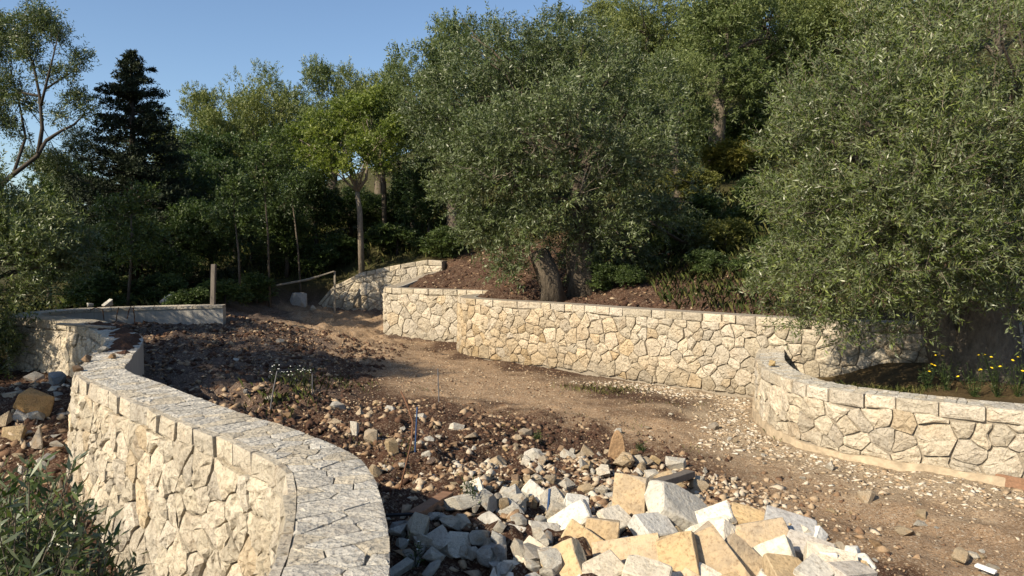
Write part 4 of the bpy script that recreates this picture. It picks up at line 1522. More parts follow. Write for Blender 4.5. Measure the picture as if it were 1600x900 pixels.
def build_rocks():
    r = np.random.default_rng(61)
    var = rock_variants(26, r, M['rock'])
    pick = lambda: var[r.integers(len(var))]
    zones = [  # polygon, count, px size range, palette weights, label, group, flat
        ([(610, 905), (625, 800), (700, 775), (760, 765), (880, 800), (900, 905)], 72, (24, 58), (('pale', .85), ('grey', .15)), 'angular stone heaped beside the near wall end', 'pale rubble by the wall end', 1.0),
        ([(700, 780), (800, 715), (960, 705), (1130, 745), (1090, 790), (960, 800), (820, 810)], 105, (13, 36), (('ochre', .55), ('pale', .35), ('brown', .1)), 'stone in the heap behind the cut blocks', 'ochre rubble heap', 1.0),
        ([(430, 650), (560, 625), (720, 650), (900, 700), (800, 720), (700, 770), (620, 760), (560, 700)], 42, (10, 28), (('ochre', .4), ('pale', .35), ('brown', .25)), 'stone half buried in the red soil bank', 'stones in the soil bank', .9),
        ([(1180, 790), (1330, 770), (1600, 850), (1600, 900), (1400, 900), (1290, 850)], 22, (10, 34), (('ochre', .6), ('pale', .25), ('brown', .15)), 'stone lying on the soil at lower right', 'stones on the soil at lower right', .8),
        ([(900, 640), (1180, 640), (1330, 740), (1180, 770), (1020, 720)], 14, (8, 17), (('pale', .6), ('ochre', .4)), 'loose stone on the gravel track', 'loose stones on the track', .7),
        ([(0, 600), (60, 590), (100, 620), (85, 740), (0, 740)], 22, (14, 40), (('pale', .35), ('ochre', .35), ('grey', .3)), 'rubble stone on the slope outside the wall', 'rubble outside the wall', .85),
        ([(230, 560), (420, 520), (470, 560), (420, 640), (330, 610)], 10, (9, 18), (('grey', .7), ('pale', .3)), 'stone in the shaded fill inside the wall', 'stones in the shaded fill', .8),
    ]
    for poly, n, (a, b), pal, lab, grp, flat in zones:
        names, w = zip(*pal)
        for (px, py) in scatter_px(r, n, poly):
            p = on_ground(px, py)
            s = (a + (b - a) * r.random() ** 1.8) * p[1] / FPX
            pl = r.choice(names, p=w)
            spx = s * FPX / p[1]
            size = 'small' if spx < a + (b - a) * .15 else ('large' if spx > a + (b - a) * .5 else 'medium')
            xs = [q[0] for q in poly]
            tx = (px - min(xs)) / (max(xs) - min(xs))
            place = ', left side' if tx < .3 else (', right side' if tx > .7 else ', middle')
            colw = {'pale': 'cream', 'ochre': 'ochre', 'brown': 'brown', 'grey': 'grey'}[pl]
            place_rock(pick(), p, s, r, pl, '%s %s %s%s' % (size, colw, lab, place), grp, flat, sink=.12 if 'heap' in lab else .3)
    # singled-out stones
    solo = [  # px, py(base), width px, height px, palette, label, name
        (45, 652, 62, 42, 'ochre', 'large orange ochre boulder outside the serpentine wall', 'boulder'),
        (84, 606, 32, 26, 'grey', 'pale grey boulder wedged against the outside of the wall bend', 'boulder'),
        (60, 702, 22, 36, 'ochre', 'upright tan stone below the orange boulder', 'boulder'),
        (18, 690, 40, 26, 'ochre', 'ochre slab at the left edge below the orange boulder', 'boulder'),
        (552, 684, 18, 28, 'pale', 'upright pale stone on the soil bank above the wall end', 'rock'),
        (582, 694, 30, 24, 'ochre', 'square tan stone beside the upright pale stone', 'rock'),
        (612, 710, 24, 26, 'ochre', 'chunky ochre stone at the foot of the rusty rod', 'rock'),
        (585, 744, 24, 18, 'ochre', 'ochre wedge stone just off the paved wall top', 'rock'),
        (1116, 672, 17, 13, 'ochre', 'lone round ochre stone on the track near the low wall', 'rock'),
        (1300, 578 + 157, 24, 15, 'pale', 'white stone at the foot of the low wall', 'rock'),
        (1252, 832, 22, 15, 'ochre', 'tan stone behind the right end of the cut blocks', 'rock'),
        (1418, 838, 30, 14, 'ochre', 'flat tan stone alone on the dark soil', 'rock'),
        (1505, 882, 30, 24, 'ochre', 'tan stone beside the white plastic strip', 'rock'),
        (258, 474, 50, 26, 'grey', 'grey boulder behind the concrete wall under the trees', 'boulder'),
        (466, 484, 28, 26, 'grey', 'white boulder in the cut bank left of the sloping far wall', 'boulder'),
        (487, 486, 14, 9, 'grey', 'small grey stone beside the white boulder', 'rock'),
    ]
    for (px, py, wp, hp, pal, lab, nm) in solo:
        if py < 500:
            d = 17.2 if px < 300 else 22.3
            q = at_depth(px, py, d)
            p = g3(q[0], q[1])
        else:
            p = on_ground(px, py)
        s = p[1] / FPX
        o = bpy.data.objects.new(nm, pick())
        w, h = wp * s, hp * s
        o.scale = (w * 1.05, w * .8, h * 1.15)
        o.rotation_euler = (r.normal() * .12, r.normal() * .12, r.uniform(0, 6.28) if wp > hp else .4)
        o.location = (p[0], p[1] + w * .25, p[2] + h * .42)
        o.color = (.48, .29, .12, 1) if lab.startswith('large orange') else rock_color(r, pal)
        link(o)
        tag(o, lab, 'boulder' if nm == 'boulder' else 'rock')
    # the standing pointed stone
    q = on_ground(964, 716)
    s = q[1] / FPX
    pts = [(-.5, -.35, -.1), (.5, -.3, -.1), (.45, .35, -.1), (-.45, .35, -.1), (-.42, -.3, .35), (.42, -.25, .35), (-.3, .2, .6), (.3, -.15, .8), (-.22, -.15, .85), (-.05, 0, 1.02), (.12, .05, .98), (.3, .2, .6)]
    me = hull_mesh('standing_stone', [(x * 32 * s, y * 30 * s, z * 46 * s) for x, y, z in pts], M['rock'], .01)
    o = bpy.data.objects.new('standing_stone', me)
    o.location, o.color = tuple(q), (.34, .22, .12, 1)
    link(o)
    tag(o, 'brown pointed stone standing upright at the edge of the track', 'rock')
    # small stone on the low wall end, stones and soil on the serpentine wall top
    q = on_z(1207, 572, 0.81)
    o = bpy.data.objects.new('rock', var[3])
    o.scale, o.location, o.color = (.12, .1, .1), (q[0], q[1], .85), (.5, .38, .2, 1)
    link(o)
    tag(o, 'small round tan stone sitting on the end of the low wall', 'rock')
    for (px, py, w, lab) in ((135, 563, .15, 'brown stone on the paved top at the wall bend'), (160, 549, .15, 'pale pointed stone among soil on the wall top'), (121, 578, .12, 'small brown stone nearest the outer edge of the wall top'), (176, 558, .12, 'dark stone in soil near the inner edge of the wall top'), (169, 477, .3, 'larger pale stone lying on the concrete wall coping'), (140, 478, .16, 'small stone at the left on the concrete wall coping')):
        q = on_z(px, py, 1.2)
        o = bpy.data.objects.new('rock', pick())
        o.scale = (w, w * .8, w * .6)
        o.rotation_euler = (0, 0, r.uniform(0, 6))
        o.location = (q[0], q[1], 1.19 + w * .2)
        o.color = rock_color(r, 'brown' if 'brown' in lab or 'dark' in lab else 'pale')
        link(o)
        tag(o, lab, 'rock')
    # ---- dressed blocks of the front pile
    B = [  # px, py, L px, W px, T px, rx, ry, rz (deg), colour, label
        (985, 792, 48, 86, 22, 74, 0, -22, 'ochre', 'tall ochre slab standing on edge at the back of the block pile'),
        (1062, 802, 100, 72, 38, 28, 34, 12, 'pale', 'largest grey block, tilted towards the viewer at the top of the pile'),
        (981, 872, 100, 52, 28, 50, -10, -6, 'ochre', 'long ochre slab lying across the front of the pile'),
        (938, 842, 52, 58, 26, 72, 4, -12, 'ochre', 'squarish ochre block left of the tall standing slab'),
        (1062, 882, 58, 80, 26, 66, -14, -16, 'ochre', 'upright tan slab at the front centre of the pile'),
        (1122, 880, 54, 96, 24, 58, -38, -4, 'ochre', 'leaning ochre slab right of the upright tan slab'),
        (1188, 842, 84, 52, 26, 36, -4, 4, 'ochre', 'flat yellowish slab on the right half of the pile'),
        (1112, 810, 64, 34, 16, 25, -16, 10, 'pale', 'thin slab resting on another just right of the largest block'),
        (1108, 838, 64, 36, 28, 32, -14, 8, 'pale', 'pale slab under the thin slab'),
        (1206, 872, 62, 44, 30, 48, -25, -14, 'pale', 'chipped pale block near the right front of the pile'),
        (1236, 822, 78, 40, 20, 25, 14, -10, 'grey', 'grey white slab at the right rear of the pile'),
        (908, 858, 72, 60, 28, 62, 30, -15, 'ochre', 'ochre wedge left of the long front slab'),
        (880, 822, 86, 36, 26, 46, -30, 10, 'pale', 'long pale slab slanting up at the left of the pile'),
        (886, 892, 60, 70, 30, 62, -35, -20, 'ochre', 'ochre wedge at the bottom edge of the pile'),
        (1020, 828, 60, 46, 28, 30, 8, 30, 'pale', 'pale block under the left side of the largest block'),
        (1138, 842, 46, 36, 22, 50, 40, 10, 'pale', 'small white block between the pale slab and the flat yellowish slab'),
        (1160, 876, 66, 40, 22, 52, 40, -14, 'ochre', 'tan slab tucked behind the leaning ochre slab'),
        (1262, 858, 70, 40, 18, 22, 10, -30, 'grey', 'grey slab at the right shoulder of the pile'),
        (1300, 878, 74, 44, 20, 16, 8, -20, 'pale', 'low pale slab at the right end of the pile'),
        (1330, 896, 60, 36, 20, 10, 4, 20, 'grey', 'last grey slab at the right foot of the pile'),
        (1225, 892, 60, 40, 26, 30, 10, 12, 'ochre', 'ochre block at the bottom edge, right of centre'),
        (1272, 897, 54, 40, 22, 24, -10, 40, 'pale', 'pale block at the bottom edge near the right end'),
        (1165, 808, 50, 34, 18, 24, 16, -18, 'ochre', 'ochre block behind the flat yellowish slab'),
        (1012, 900, 70, 46, 26, 20, 10, -20, 'pale', 'pale block under the long front slab'),
        (940, 896, 66, 46, 26, 24, -10, 30, 'pale', 'white block at the bottom edge below the ochre wedge'),
        (850, 842, 54, 40, 30, 34, 14, 24, 'pale', 'white rough block at the left rim of the pile'),
        (838, 880, 62, 46, 34, 26, 20, -30, 'pale', 'white angular block at the lower left of the pile'),
        (800, 848, 50, 40, 34, 40, 20, 10, 'pale', 'pointed white block left of the pile'),
        (760, 826, 44, 36, 22, 30, -20, 40, 'pale', 'white block half in the wall shadow'),
        (735, 776, 46, 32, 24, 36, -28, 10, 'pale', 'white wedge at the back left of the rubble'),
        (838, 772, 40, 22, 14, 40, 34, -20, 'pale', 'narrow white slab leaning on the ochre rubble'),
        (900, 790, 34, 26, 22, 20, 10, 12, 'pale', 'white pitted block behind the slanting slab'),
        (960, 816, 46, 40, 24, 30, 0, 40, 'pale', 'pale block behind the squarish ochre block'),
    ]
    for (px, py, Lp, Wp, Tp, rx, ry, rz, pal, lab) in B:
        d = 4.1 + (900 - py) * 0.0112
        s = d / FPX
        p = at_depth(px, py, d)
        o = bpy.data.objects.new('dressed_block', block_mesh(Lp * s * 1.06, Wp * s * 1.06, Tp * s * 1.1, r))
        o.location = tuple(p)
        o.rotation_euler = (math.radians(rx), math.radians(ry), math.radians(rz))
        o.color = rock_color(r, pal)
        o.color[3] = 1.0 if pal == 'ochre' else 0.12
        link(o)
        tag(o, lab, 'stone block', 'cut blocks of the front pile')
    # more blocks filling the pile from below
    for (px, py) in scatter_px(r, 80, [(760, 850), (850, 800), (900, 790), (1000, 800), (1240, 812), (1360, 890), (1360, 930), (760, 930)]):
        d = 4.2 + (900 - py) * 0.0112
        s = d / FPX
        p = at_depth(px, py + 10, d)
        me_size = r.uniform(34, 66)
        o = bpy.data.objects.new('dressed_block', block_mesh(me_size * s, r.uniform(26, 42) * s, r.uniform(16, 32) * s, r))
        o.location = tuple(p)
        o.rotation_euler = tuple(r.normal(size=3) * (.5, .5, 1.5))
        pl = r.choice(['pale', 'ochre', 'pale', 'pale'])
        o.color = rock_color(r, pl)
        o.color[3] = 1.0 if pl == 'ochre' else 0.12
        link(o)
        where = 'left part' if px < 900 else ('centre left' if px < 1030 else ('centre right' if px < 1180 else 'right part'))
        tag(o, '%s partly covered %s block in the %s of the front pile, %s' % ('small' if me_size < 50 else 'mid sized', 'cream' if pl == 'pale' else 'ochre', where, 'upper row' if py < 850 else 'lower row'), 'stone block', 'covered blocks of the front pile')


def build_rubble():
    """loose small stones nobody could count"""
    r = np.random.default_rng(71)
    # unit shapes: jittered octahedra / cubes
    shapes = []
    for i in range(10):
        p = np.array([(1, 0, 0), (0, 1, 0), (-1, 0, 0), (0, -1, 0), (.1, 0, 1), (0, .1, -1)], float) * r.uniform(.6, 1.1, (6, 1)) + r.normal(size=(6, 3)) * .2
        shapes.append(p)
    tri = np.array([(0, 1, 4), (1, 2, 4), (2, 3, 4), (3, 0, 4), (1, 0, 5), (2, 1, 5), (3, 2, 5), (0, 3, 5)])
    X, Y, S, VV, FL = [], [], [], [], []

    def add(n, x0, x1, y0, y1, smin, smax, dens, vlo, vhi, flat=.6, pw=2.6):
        x, y = r.uniform(x0, x1, n), r.uniform(y0, y1, n)
        k = r.random(n) < dens(x, y)
        x, y = x[k], y[k]
        m = len(x)
        X.append(x); Y.append(y)
        S.append(smin + (smax - smin) * r.random(m) ** pw)
        VV.append(r.uniform(vlo, vhi, m))
        FL.append(np.full(m, flat))

    def win(x, y):
        return sdf(x, y, POLY_IN) > .27

    def dwall(x, y):
        d = np.full(x.shape, 1e9)
        for pth in (P_MAIN.xy[::8], P_RIGHT.xy[::8]):
            for a, b in zip(pth[:-1], pth[1:]):
                d = np.minimum(d, seg_dist(x, y, a, b))
        return d
    nz = lambda x, y: fbm(x * 1.1, y * 1.1, 33, 3) + .5
    # everywhere in the yard
    add(24000, -5, 7, 4.2, 14.5, .007, .030, lambda x, y: win(x, y) * (.35 + .6 * nz(x, y)), .25, .85)
    add(8000, -6, 1, 11.5, 23, .014, .045, lambda x, y: win(x, y) * (.4 + .5 * nz(x, y)), .2, .75)
    # pale chips along the feet of the main and low wall
    add(26000, 0.5, 7, 5.0, 13.5, .016, .062, lambda x, y: win(x, y) * smooth(1.25, .25, dwall(x, y) + (nz(x, y) - .5) * 1.2) * smooth(14, 12.6, y), .55, 1.0, .4)
    # rubble heap and bank
    add(6000, -3.2, 3.2, 4.2, 9.5, .018, .075, lambda x, y: win(x, y) * smooth(3.0, 1.0, np.hypot((x - .4) / 1.3, y - 6.0)) * (.4 + .6 * nz(x, y)), .2, .85, .7)
    add(4200, -3.8, 1.5, 7.0, 11.0, .016, .08, lambda x, y: win(x, y) * smooth(2.4, 1.0, np.hypot((x + 1.3) / 1.2, y - 8.8)) * (.3 + .7 * nz(x, y)), .1, .68, .7)
    # shaded fill inside the serpentine wall
    add(8000, -8.5, -2.6, 7.3, 17, .02, .08, lambda x, y: win(x, y) * smooth(-2.4, -3.6, x), .12, .66, .6)
    # outside the wall
    add(3500, -9, -3.5, 4.5, 12, .02, .10, lambda x, y: (sdf(x, y, POLY_IN) < -.3) * smooth(-9, -6.5, x), .2, .9, .6)
    # terrace soil
    add(5000, -2.8, 5.5, 13, 23.5, .02, .09, lambda x, y: (sdf(x, y, POLY_IN) < -.3) * .6 * nz(x, y) * 1.6, .0, .7, .6)
    add(6000, -.8, 2.8, 5.2, 7.8, .022, .075, lambda x, y: win(x, y) * smooth(1.15, .7, np.hypot((x - .9) / 1.9, (y - 6.5) / 1.1)) * (.4 + .6 * nz(x, y)), .35, .95, .7)
    # soil clods
    add(12000, -3.6, 3.5, 4.2, 10.8, .012, .06, lambda x, y: win(x, y) * (.3 + .6 * nz(x, y)) * smooth(1.2, .8, np.hypot((x + .4) / 2.6, (y - 7.6) / 2.6)), .0, .14, .8)
    add(5000, -8.5, -2.4, 7.3, 17, .02, .09, lambda x, y: win(x, y) * .8, .0, .15, .8)
    add(6000, -2.8, 5.5, 12.5, 23.5, .02, .10, lambda x, y: (sdf(x, y, POLY_IN) < -.3) * .8, .0, .15, .8)
    add(2500, -9, -3.5, 4.5, 12, .02, .08, lambda x, y: (sdf(x, y, POLY_IN) < -.3) * 1.0, .0, .15, .8)
    X, Y, S, VV, FL = map(np.concatenate, (X, Y, S, VV, FL))
    Z = gz(X, Y)
    n = len(X)
    k = r.integers(0, len(shapes), n)
    base = np.array(shapes)[k]                       # n,6,3
    base = base * np.stack([S * r.uniform(.8, 1.4, n), S * r.uniform(.6, 1.1, n), S * FL * r.uniform(.6, 1.1, n)], 1)[:, None, :]
    a, t = r.uniform(0, 6.28, n), r.normal(size=n) * .4
    ca, sa, ct, st = np.cos(a), np.sin(a), np.cos(t), np.sin(t)
    x, y, z = base[..., 0], base[..., 1], base[..., 2]
    y, z = y * ct[:, None] - z * st[:, None], y * st[:, None] + z * ct[:, None]
    x, y = x * ca[:, None] - y * sa[:, None], x * sa[:, None] + y * ca[:, None]
    V = np.stack([x + X[:, None], y + Y[:, None], z + (Z + S * FL * .08)[:, None]], 2).reshape(-1, 3)
    F = (np.arange(n)[:, None, None] * 6 + tri[None]).reshape(-1, 3)
    me = idx_mesh('stone_rubble', V, F, M['chips'], np.repeat(VV, len(tri)))
    o = bpy.data.objects.new('stone_rubble', me)
    link(o)
    tag(o, 'loose stone chips and pebbles strewn over the soil', 'rubble', kind='stuff')


# ------------------------------------------------------------------ small things
def box_pts(a, b, w, t):
    """bar from a to b, w wide, t thick -> verts, faces"""
    a, b = np.array(a, float), np.array(b, float)
    d = unit(b - a)
    u = unit(np.cross(d, (0, 0, 1)) if abs(d[2]) < .9 else np.array([1., 0, 0]))
    k = np.cross(u, d)
    V = [p + u * w / 2 * i + k * t / 2 * j for p in (a, b) for i, j in ((-1, -1), (1, -1), (1, 1), (-1, 1))]
    F = [(3, 2, 1, 0), (4, 5, 6, 7), (0, 1, 5, 4), (1, 2, 6, 5), (2, 3, 7, 6), (3, 0, 4, 7)]
    return V, F


def bar(name, a, b, w, t, mat, label, cat, bevel=.004):
    V, F = box_pts(a, b, w, t)
    c = np.array(a, float)
    o = mesh_obj(name, np.array(V) - c, F, mat, None, tuple(c))
    bm = bmesh.new()
    bm.from_mesh(o.data)
    bmesh.ops.subdivide_edges(bm, edges=[e for e in bm.edges if e.calc_length() > .25], cuts=4)
    rr = random.Random(sum(map(ord, label)))
    for v in bm.verts:
        v.co += Vector((rr.gauss(0, .002), rr.gauss(0, .002), rr.gauss(0, .002)))
    bmesh.ops.bevel(bm, geom=list(bm.edges), offset=min(bevel, t * .15), segments=1, affect='EDGES', clamp_overlap=True)
    bm.to_mesh(o.data)
    bm.free()
    return tag(o, label, cat)


def build_small():
    r = np.random.default_rng(81)
    p = at_depth(331, 492, 15.9)
    g = float(gz(p[0], p[1]))
    q = at_depth(334, 413, 15.9)
    bar('wooden_post', (p[0], p[1], g - .1), q, .09, .085, M['wood'], 'weathered square wooden post at the end of the concrete wall', 'post')
    p = at_depth(523, 492, 22.6)
    q = at_depth(523, 424, 22.6)
    bar('wooden_post', (p[0], p[1], float(gz(p[0], p[1])) - .1), q, .055, .05, M['rope'], 'thin pale post standing before the sloping far wall', 'post')
    a, b = at_depth(432, 446, 22.0), at_depth(522, 424, 22.55)
    m1, m2 = at_depth(470, 439, 22.2), at_depth(480, 437, 22.2)
    V, F = [], []
    tube(V, F, [a, m1, m2, at_depth(500, 431, 22.4), b], [.03, .035, .04, .025, .02], 6)
    root = mesh_obj('pole_rail', np.array(V) - a, F, M['rope'], None, tuple(a))
    tag(root, 'thin pale pole rail sloping up to the thin post', 'rail')
    V, F = [], []
    c0, c1 = at_depth(526, 450, 22.55), at_depth(600, 480, 20.2)
    tube(V, F, [c0 * (1 - t) + c1 * t + (0, 0, -.05 * math.sin(math.pi * t)) for t in np.linspace(0, 1, 7)], [.008] * 7, 5)
    o = mesh_obj('string_line', np.array(V) - c0, F, M['black'], None, tuple(c0))
    tag(o, 'dark string line from the thin post across the sloping far wall', 'string')
    # marker rods
    for (px, pb, pxt, pt, mat, rad, lab) in (
            (686, 628, 684, 576, 'steel', .009, 'grey steel rod standing in the middle of the track'),
            (648, 708, 652, 636, 'blue', .008, 'blue rod standing in the soil bank'),
            (421, 640, 433, 580, 'steel', .009, 'tilted grey rod at the edge of the shaded fill'),
            (488, 620, 488, 584, 'steel', .008, 'short grey rod by the white flowers'),
            (855, 815, 859, 764, 'blue', .010, 'dark blue rod sticking out of the rubble heap')):
        p = on_ground(px, pb)
        q = at_depth(pxt, pt, p[1])
        o = tube_obj('marker_rod', [p - (0, 0, .05), (p + q) / 2, q], [rad] * 3, M[mat])
        tag(o, lab, 'rod')
    p = on_ground(622, 770)
    pts = [p - (0, 0, .03)] + [at_depth(x, y, p[1] + .15 * k) for k, (x, y) in enumerate(((632, 735), (643, 690), (645, 660), (637, 635), (627, 612)))]
    tag(tube_obj('rusty_rebar', pts, [.008] * 6, M['rust']), 'bent rusty rebar rising from the soil beside the wall end', 'rebar')
    # black pipe end at the wall foot
    a = on_z(688, 556, .16)
    a[1] = 16.6
    a = at_depth(688, 556, 16.55)
    b = at_depth(717, 559, 16.45)
    root = empty('black_pipe', tuple(a), 'black plastic pipe stub lying at the foot of the ochre wall end', 'pipe')
    V, F = [], []
    tube(V, F, [a, b], [.055, .055], 12)
    mesh_obj('pipe_body', np.array(V) - a, F, M['black'], root, smooth_shade=False)
    V, F = [], []
    tube(V, F, [b, b + (b - a) * .18], [.035, .03], 10)
    mesh_obj('pipe_end', np.array(V) - a, F, M['steel'], root)
    # timber
    a, b = on_z(92, 506, 1.23), on_z(178, 512, 1.21)
    bar('timber_batten', a, b, .09, .03, M['rope'], 'grey batten lying along the top of the wall bend', 'batten')
    a, b = on_ground(1542, 752), on_ground(1625, 770)
    bar('formwork_plank', a + (0, -.03, .05), b + (0, -.03, .05), .03, .12, M['plank'], 'brown formwork plank against the footing of the low wall', 'plank')
    a, b = on_ground(1010, 792), on_ground(1078, 762)
    bar('timber_offcut', a + (0, 0, .16), b + (0, 0, .14), .10, .06, M['wood'], 'dark timber offcut behind the largest block', 'timber')
    a, b = on_ground(648, 815), on_ground(700, 790)
    bar('timber_offcut', a + (0, 0, .04), b + (0, 0, .08), .09, .05, M['plank'], 'old timber offcut in the shadow by the wall end', 'timber')
    a, b = on_ground(1524, 895), on_ground(1556, 905)
    bar('plastic_strip', a + (0, 0, .06), b + (0, 0, .05), .05, .02, M['white'], 'white plastic strip at the lower right edge', 'plastic strip')
    p0 = on_ground(604, 818)
    tag(tube_obj('black_hose', [p0 + (-.1, 0, .05), p0 + (.05, .02, .05), on_ground(640, 815) + (0, 0, .05), on_ground(662, 812) + (0, 0, .03)], [.012] * 4, M['black']), 'short black hose end in the shadow by the wall end', 'hose')
    # soil spilled on the wall top
    s0, s1 = s_of(P_LEFT, -4.75, 8.0), s_of(P_LEFT, -7.3, 11.9)
    ss, ww = np.arange(s0, s1, .05), np.linspace(-.43, -.06, 12)
    V = []
    for s in ss:
        for w in ww:
            x, y = P_LEFT.at(s, w)
            h = (float(fbm(x * 5, y * 5, 44, 4)) + .10) * .22 * min(1, (s - s0) / .8, (s1 - s) / .8) + float(fbm(x * 22, y * 22, 46, 2)) * .03
            h -= .05 * max(0, abs(w + .24) - .11) / .08
            V.append((x, y, 1.185 + h))
    nw = len(ww)
    F = [(i * nw + j, i * nw + j + 1, (i + 1) * nw + j + 1, (i + 1) * nw + j) for i in range(len(ss) - 1) for j in range(nw - 1)]
    o = mesh_obj('spilled_soil', V, F, M['soil'])
    tag(o, 'dark soil spilled along the top of the wall bend', 'soil', kind='stuff')
    # overhead cable among the trees
    a, b = at_depth(440, 234, 26), at_depth(665, 168, 30)
    pts = [a * (1 - t) + b * t + (0, 0, -.5 * math.sin(math.pi * t)) for t in np.linspace(0, 1, 14)]
    tag(tube_obj('overhead_cable', pts, [.018] * 14, M['black']), 'thin dark cable running through the yellow green crown', 'cable')


def blades(rng, P, L, w, lean=.5):
    n = len(P)
    a = rng.uniform(0, 6.28, n)
    d = np.stack([np.cos(a), np.sin(a), np.zeros(n)], 1)
    side = np.stack([-np.sin(a), np.cos(a), np.zeros(n)], 1)
    l = L * rng.uniform(.5, 1.2, n)[:, None]
    mid = P + d * l * lean * .3 + np.array([0, 0, 1]) * l * .6
    tip = P + d * l * lean + np.array([0, 0, 1]) * l * rng.uniform(.7, 1.0, n)[:, None]
    ww = w * rng.uniform(.6, 1.2, n)[:, None]
    return np.stack([P - side * ww, P + side * ww, mid + side * ww * .7, tip, mid - side * ww * .7], 1).reshape(-1, 3)


def build_grass():
    r = np.random.default_rng(91)
    P, Lh, vv = [], [], []

    def patch(px, py, n, rx, ry, L, v0, v1, z=None):
        c = on_ground(px, py) if z is None else on_z(px, py, z)
        x, y = c[0] + r.normal(size=n) * rx, c[1] + r.normal(size=n) * ry
        P.append(np.c_[x, y, gz(x, y)]); Lh.append(np.full(n, L)); vv.append(r.uniform(v0, v1, n))
    patch(935, 610, 150, .40, .22, .09, .7, .95)
    patch(900, 606, 50, .25, .2, .07, .7, .95)
    patch(960, 614, 60, .25, .2, .08, .7, .95)
    patch(440, 632, 130, .2, .45, .15, .4, .8)
    patch(470, 600, 70, .25, .4, .13, .5, .95)
    patch(520, 600, 200, .4, .3, .08, .3, .8)
    for _ in range(26):
        patch(r.uniform(450, 1150), r.uniform(600, 760), 12, .08, .08, .05, .5, .95)
    for px in range(1290, 1470, 14):      # dry grass in the planter
        c = on_z(px, 604 + (px - 1290) * .085, .75)
        n = 150
        x, y = c[0] + r.normal(size=n) * .2, c[1] + .25 + np.abs(r.normal(size=n)) * .6
        P.append(np.c_[x, y, gz(x, y)]); Lh.append(r.uniform(.02, .11, n)); vv.append(r.uniform(.5, 1, n))
    # wood floor and slope
    n = 32000
    x, y = r.uniform(-13, 12, n), r.uniform(16.5, 34, n)
    k = (sdf(x, y, POLY_IN) < -.5) & (r.random(n) < np.clip(fbm(x * .6, y * .6, 77, 3) * 2.2 + .65, 0, 1)) & ~((x > -3) & (x < 2.2) & (y < 23.3))
    x, y = x[k], y[k]
    P.append(np.c_[x, y, gz(x, y)]); Lh.append(np.full(len(x), .32)); vv.append(r.uniform(.2, .95, len(x)))
    n = 5000
    x, y = r.uniform(3, 9, n), r.uniform(11.8, 18, n)
    k = sdf(x, y, POLY_IN) < -.5
    k &= sdf(x, y, POLY_PL) < -.4
    x, y = x[k], y[k]
    P.append(np.c_[x, y, gz(x, y)]); Lh.append(np.full(len(x), .22)); vv.append(r.uniform(.2, .9, len(x)))
    P, Lh, vv = np.vstack(P), np.concatenate(Lh), np.concatenate(vv)
    V = blades(r, P, Lh[:, None], .0022 + 0 * Lh[:, None] + .0015 * (P[:, 1:2] > 12) + .003 * (P[:, 1:2] > 19), .5)
    o = bpy.data.objects.new('grass', np_mesh('grass', V, 5, M['grass'], vv))
    link(o)
    tag(o, 'tufts of grass and weeds on the track, planter and wood floor', 'grass', kind='stuff')


def flower_plant(name, label, p, rng, h, stems, heads, petal, head_r, leaf='shrub', group=None):
    root = empty(name, tuple(p), label, 'flowering plant', group)
    TV, TF, HV, HF, O, D = [], [], [], [], [], []
    for i in range(stems):
        a = rng.uniform(0, 6.28)
        top = np.array([math.cos(a), math.sin(a), 0]) * rng.uniform(.1, .45) * h + (0, 0, h * rng.uniform(.6, 1.05))
        pts = [np.zeros(3), top * .5 + rng.normal(size=3) * .02, top]
        tube(TV, TF, pts, [.004, .003, .002], 4, 0, None, False)
        for t in rng.random(4):
            O.append(top * t); D.append(unit(rng.normal(size=3) + (0, 0, .3)))
        if i < heads:
            m = 7
            n0 = unit(top + (0, -.2 * h, .3 * h))
            u = unit(np.cross(n0, (0, 1, .1)))
            w = np.cross(n0, u)
            HV, HF = [], []
            b = 0
            HV.append(top + n0 * head_r * .5)
            for k in range(m * 2):
                an = math.pi * k / m
                rr = head_r * (1 if k % 2 == 0 else .62)
                HV.append(top + (u * math.cos(an) + w * math.sin(an)) * rr)
            for k in range(m * 2):
                HF.append((b, b + 1 + k, b + 1 + (k + 1) % (m * 2)))
            mesh_obj('flower', np.array(HV) - top, HF, M[petal], root, tuple(top))
    mesh_obj('stems', TV, TF, M['shrub'], root)
    V, v = twigs_to_leaves(rng, np.array(O), np.array(D), .05, 4, .04, .008)
    link(bpy.data.objects.new('leaves', np_mesh('leaves', V, 4, M[leaf], v)), root)
    return root


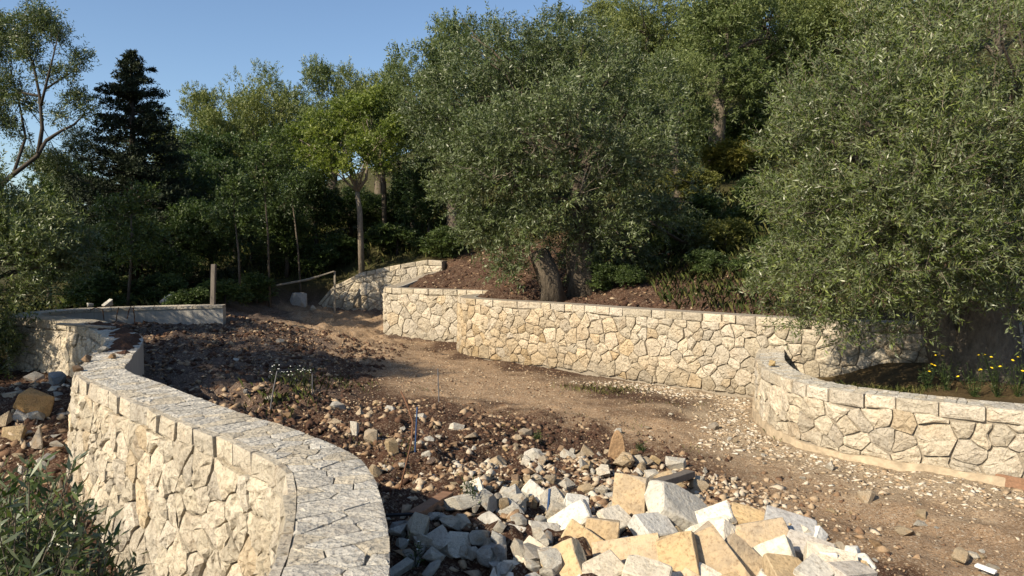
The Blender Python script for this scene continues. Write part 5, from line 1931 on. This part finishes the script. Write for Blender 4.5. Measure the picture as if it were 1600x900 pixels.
def build_plants():
    r = np.random.default_rng(101)
    spots = [(1460, 612, .32, 5, 'yellow flowering plant lowest and leftmost behind the low wall'), (1490, 608, .42, 4, 'yellow flowering plant in front of the big olive trunk'), (1535, 618, .40, 6, 'yellow flowering plant right of the big olive trunk'),
             (1572, 620, .55, 6, 'tall yellow flowering plant with branching stems near the right edge'), (1605, 622, .5, 6, 'yellow flowering plant cut by the right edge')]
    for (px, py, h, heads, lab) in spots:
        c = on_z(px, py, .72)
        c[1] += .15
        p = g3(c[0], c[1], -.01)
        flower_plant('yellow_flower_plant', lab, p, r, h, 16, max(2, heads - 2), 'petal', .019, group='yellow flowers behind the low wall')
    for (px, py, h, lab) in ((455, 612, .34, 'white flowering weed at the edge of the shaded fill'), (476, 606, .30, 'white flowering weed nearest the track'), (432, 606, .32, 'white flowering weed furthest into the shaded fill'), (648, 890, .16, 'single white flowered weed in the shadow at the wall end')):
        p = on_ground(px, py)
        flower_plant('white_flower_plant', lab, p, r, h, 10 if h > .2 else 4, 8 if h > .2 else 3, 'petal_white', .012 if h > .2 else .009, group='white flowering weeds')
    for (px, py, h, lab) in ((735, 790, .2, 'wispy green weed among the white rubble'), (840, 690, .12, 'low green weed on the soil by the standing stone'), (1000, 705, .1, 'small green weed right of the standing stone')):
        p = on_ground(px, py)
        flower_plant('weed', lab, p, r, h, 9, 0, 'petal', .01)
    # olive bush at the lower left corner
    b = np.array([-2.05, 2.75, 0.0])
    b[2] = float(gz(b[0], b[1])) - .05
    root = empty('olive_bush', tuple(b), 'leafy young olive bush in the lower left corner', 'bush')
    TV, TF, O, D, TL = [], [], [], [], []
    tips = [(95, 715, 2.9), (60, 745, 2.8), (20, 760, 2.7), (120, 770, 2.9), (150, 800, 2.95), (175, 830, 2.95), (205, 870, 2.95), (40, 800, 2.6), (80, 820, 2.7), (5, 820, 2.6), (110, 850, 2.75), (140, 880, 2.8), (60, 870, 2.6), (20, 880, 2.5), (90, 790, 2.85), (-30, 780, 2.6), (-60, 830, 2.6), (-20, 740, 2.8), (165, 900, 2.8), (30, 720, 2.95), (120, 815, 3.0), (-40, 880, 2.5), (70, 905, 2.6), (180, 885, 3.0), (135, 840, 2.7), (45, 840, 2.9), (5, 860, 2.8), (100, 880, 2.9), (75, 760, 3.0), (0, 790, 2.9)]
    for (px, py, d) in tips * 6:
        t = at_depth(px + r.normal() * 16, py + abs(r.normal()) * 18, d + r.normal() * .14)
        hub = b + np.array([r.normal() * .12, r.normal() * .12, .55 + .25 * r.random()])
        mid = (hub + t) / 2 + np.array([r.normal() * .04, r.normal() * .04, .06])
        tube(TV, TF, [b + (r.normal() * .05, r.normal() * .05, 0), hub, mid, t], [.009, .006, .004, .002], 5, 0, None, False)
        ax = t - mid
        n = 13
        f = np.linspace(.05, 1, n)
        for fi in f:
            O.append(mid + ax * fi)
            D.append(unit(ax))
    O, D = np.array(O), np.array(D)
    V, v = twigs_to_leaves(r, O, D, .02, 2, .072, .0155, spread=.75)
    mesh_obj('stems', np.array(TV) - b, TF, M['bark'], root)
    link(bpy.data.objects.new('leaves', np_mesh('leaves', V - b, 4, M['bush_leaf'], v)), root)


build_main_trees()
build_conifer()
build_back_trees()
build_rocks()
build_rubble()
build_small()
build_grass()
build_plants()
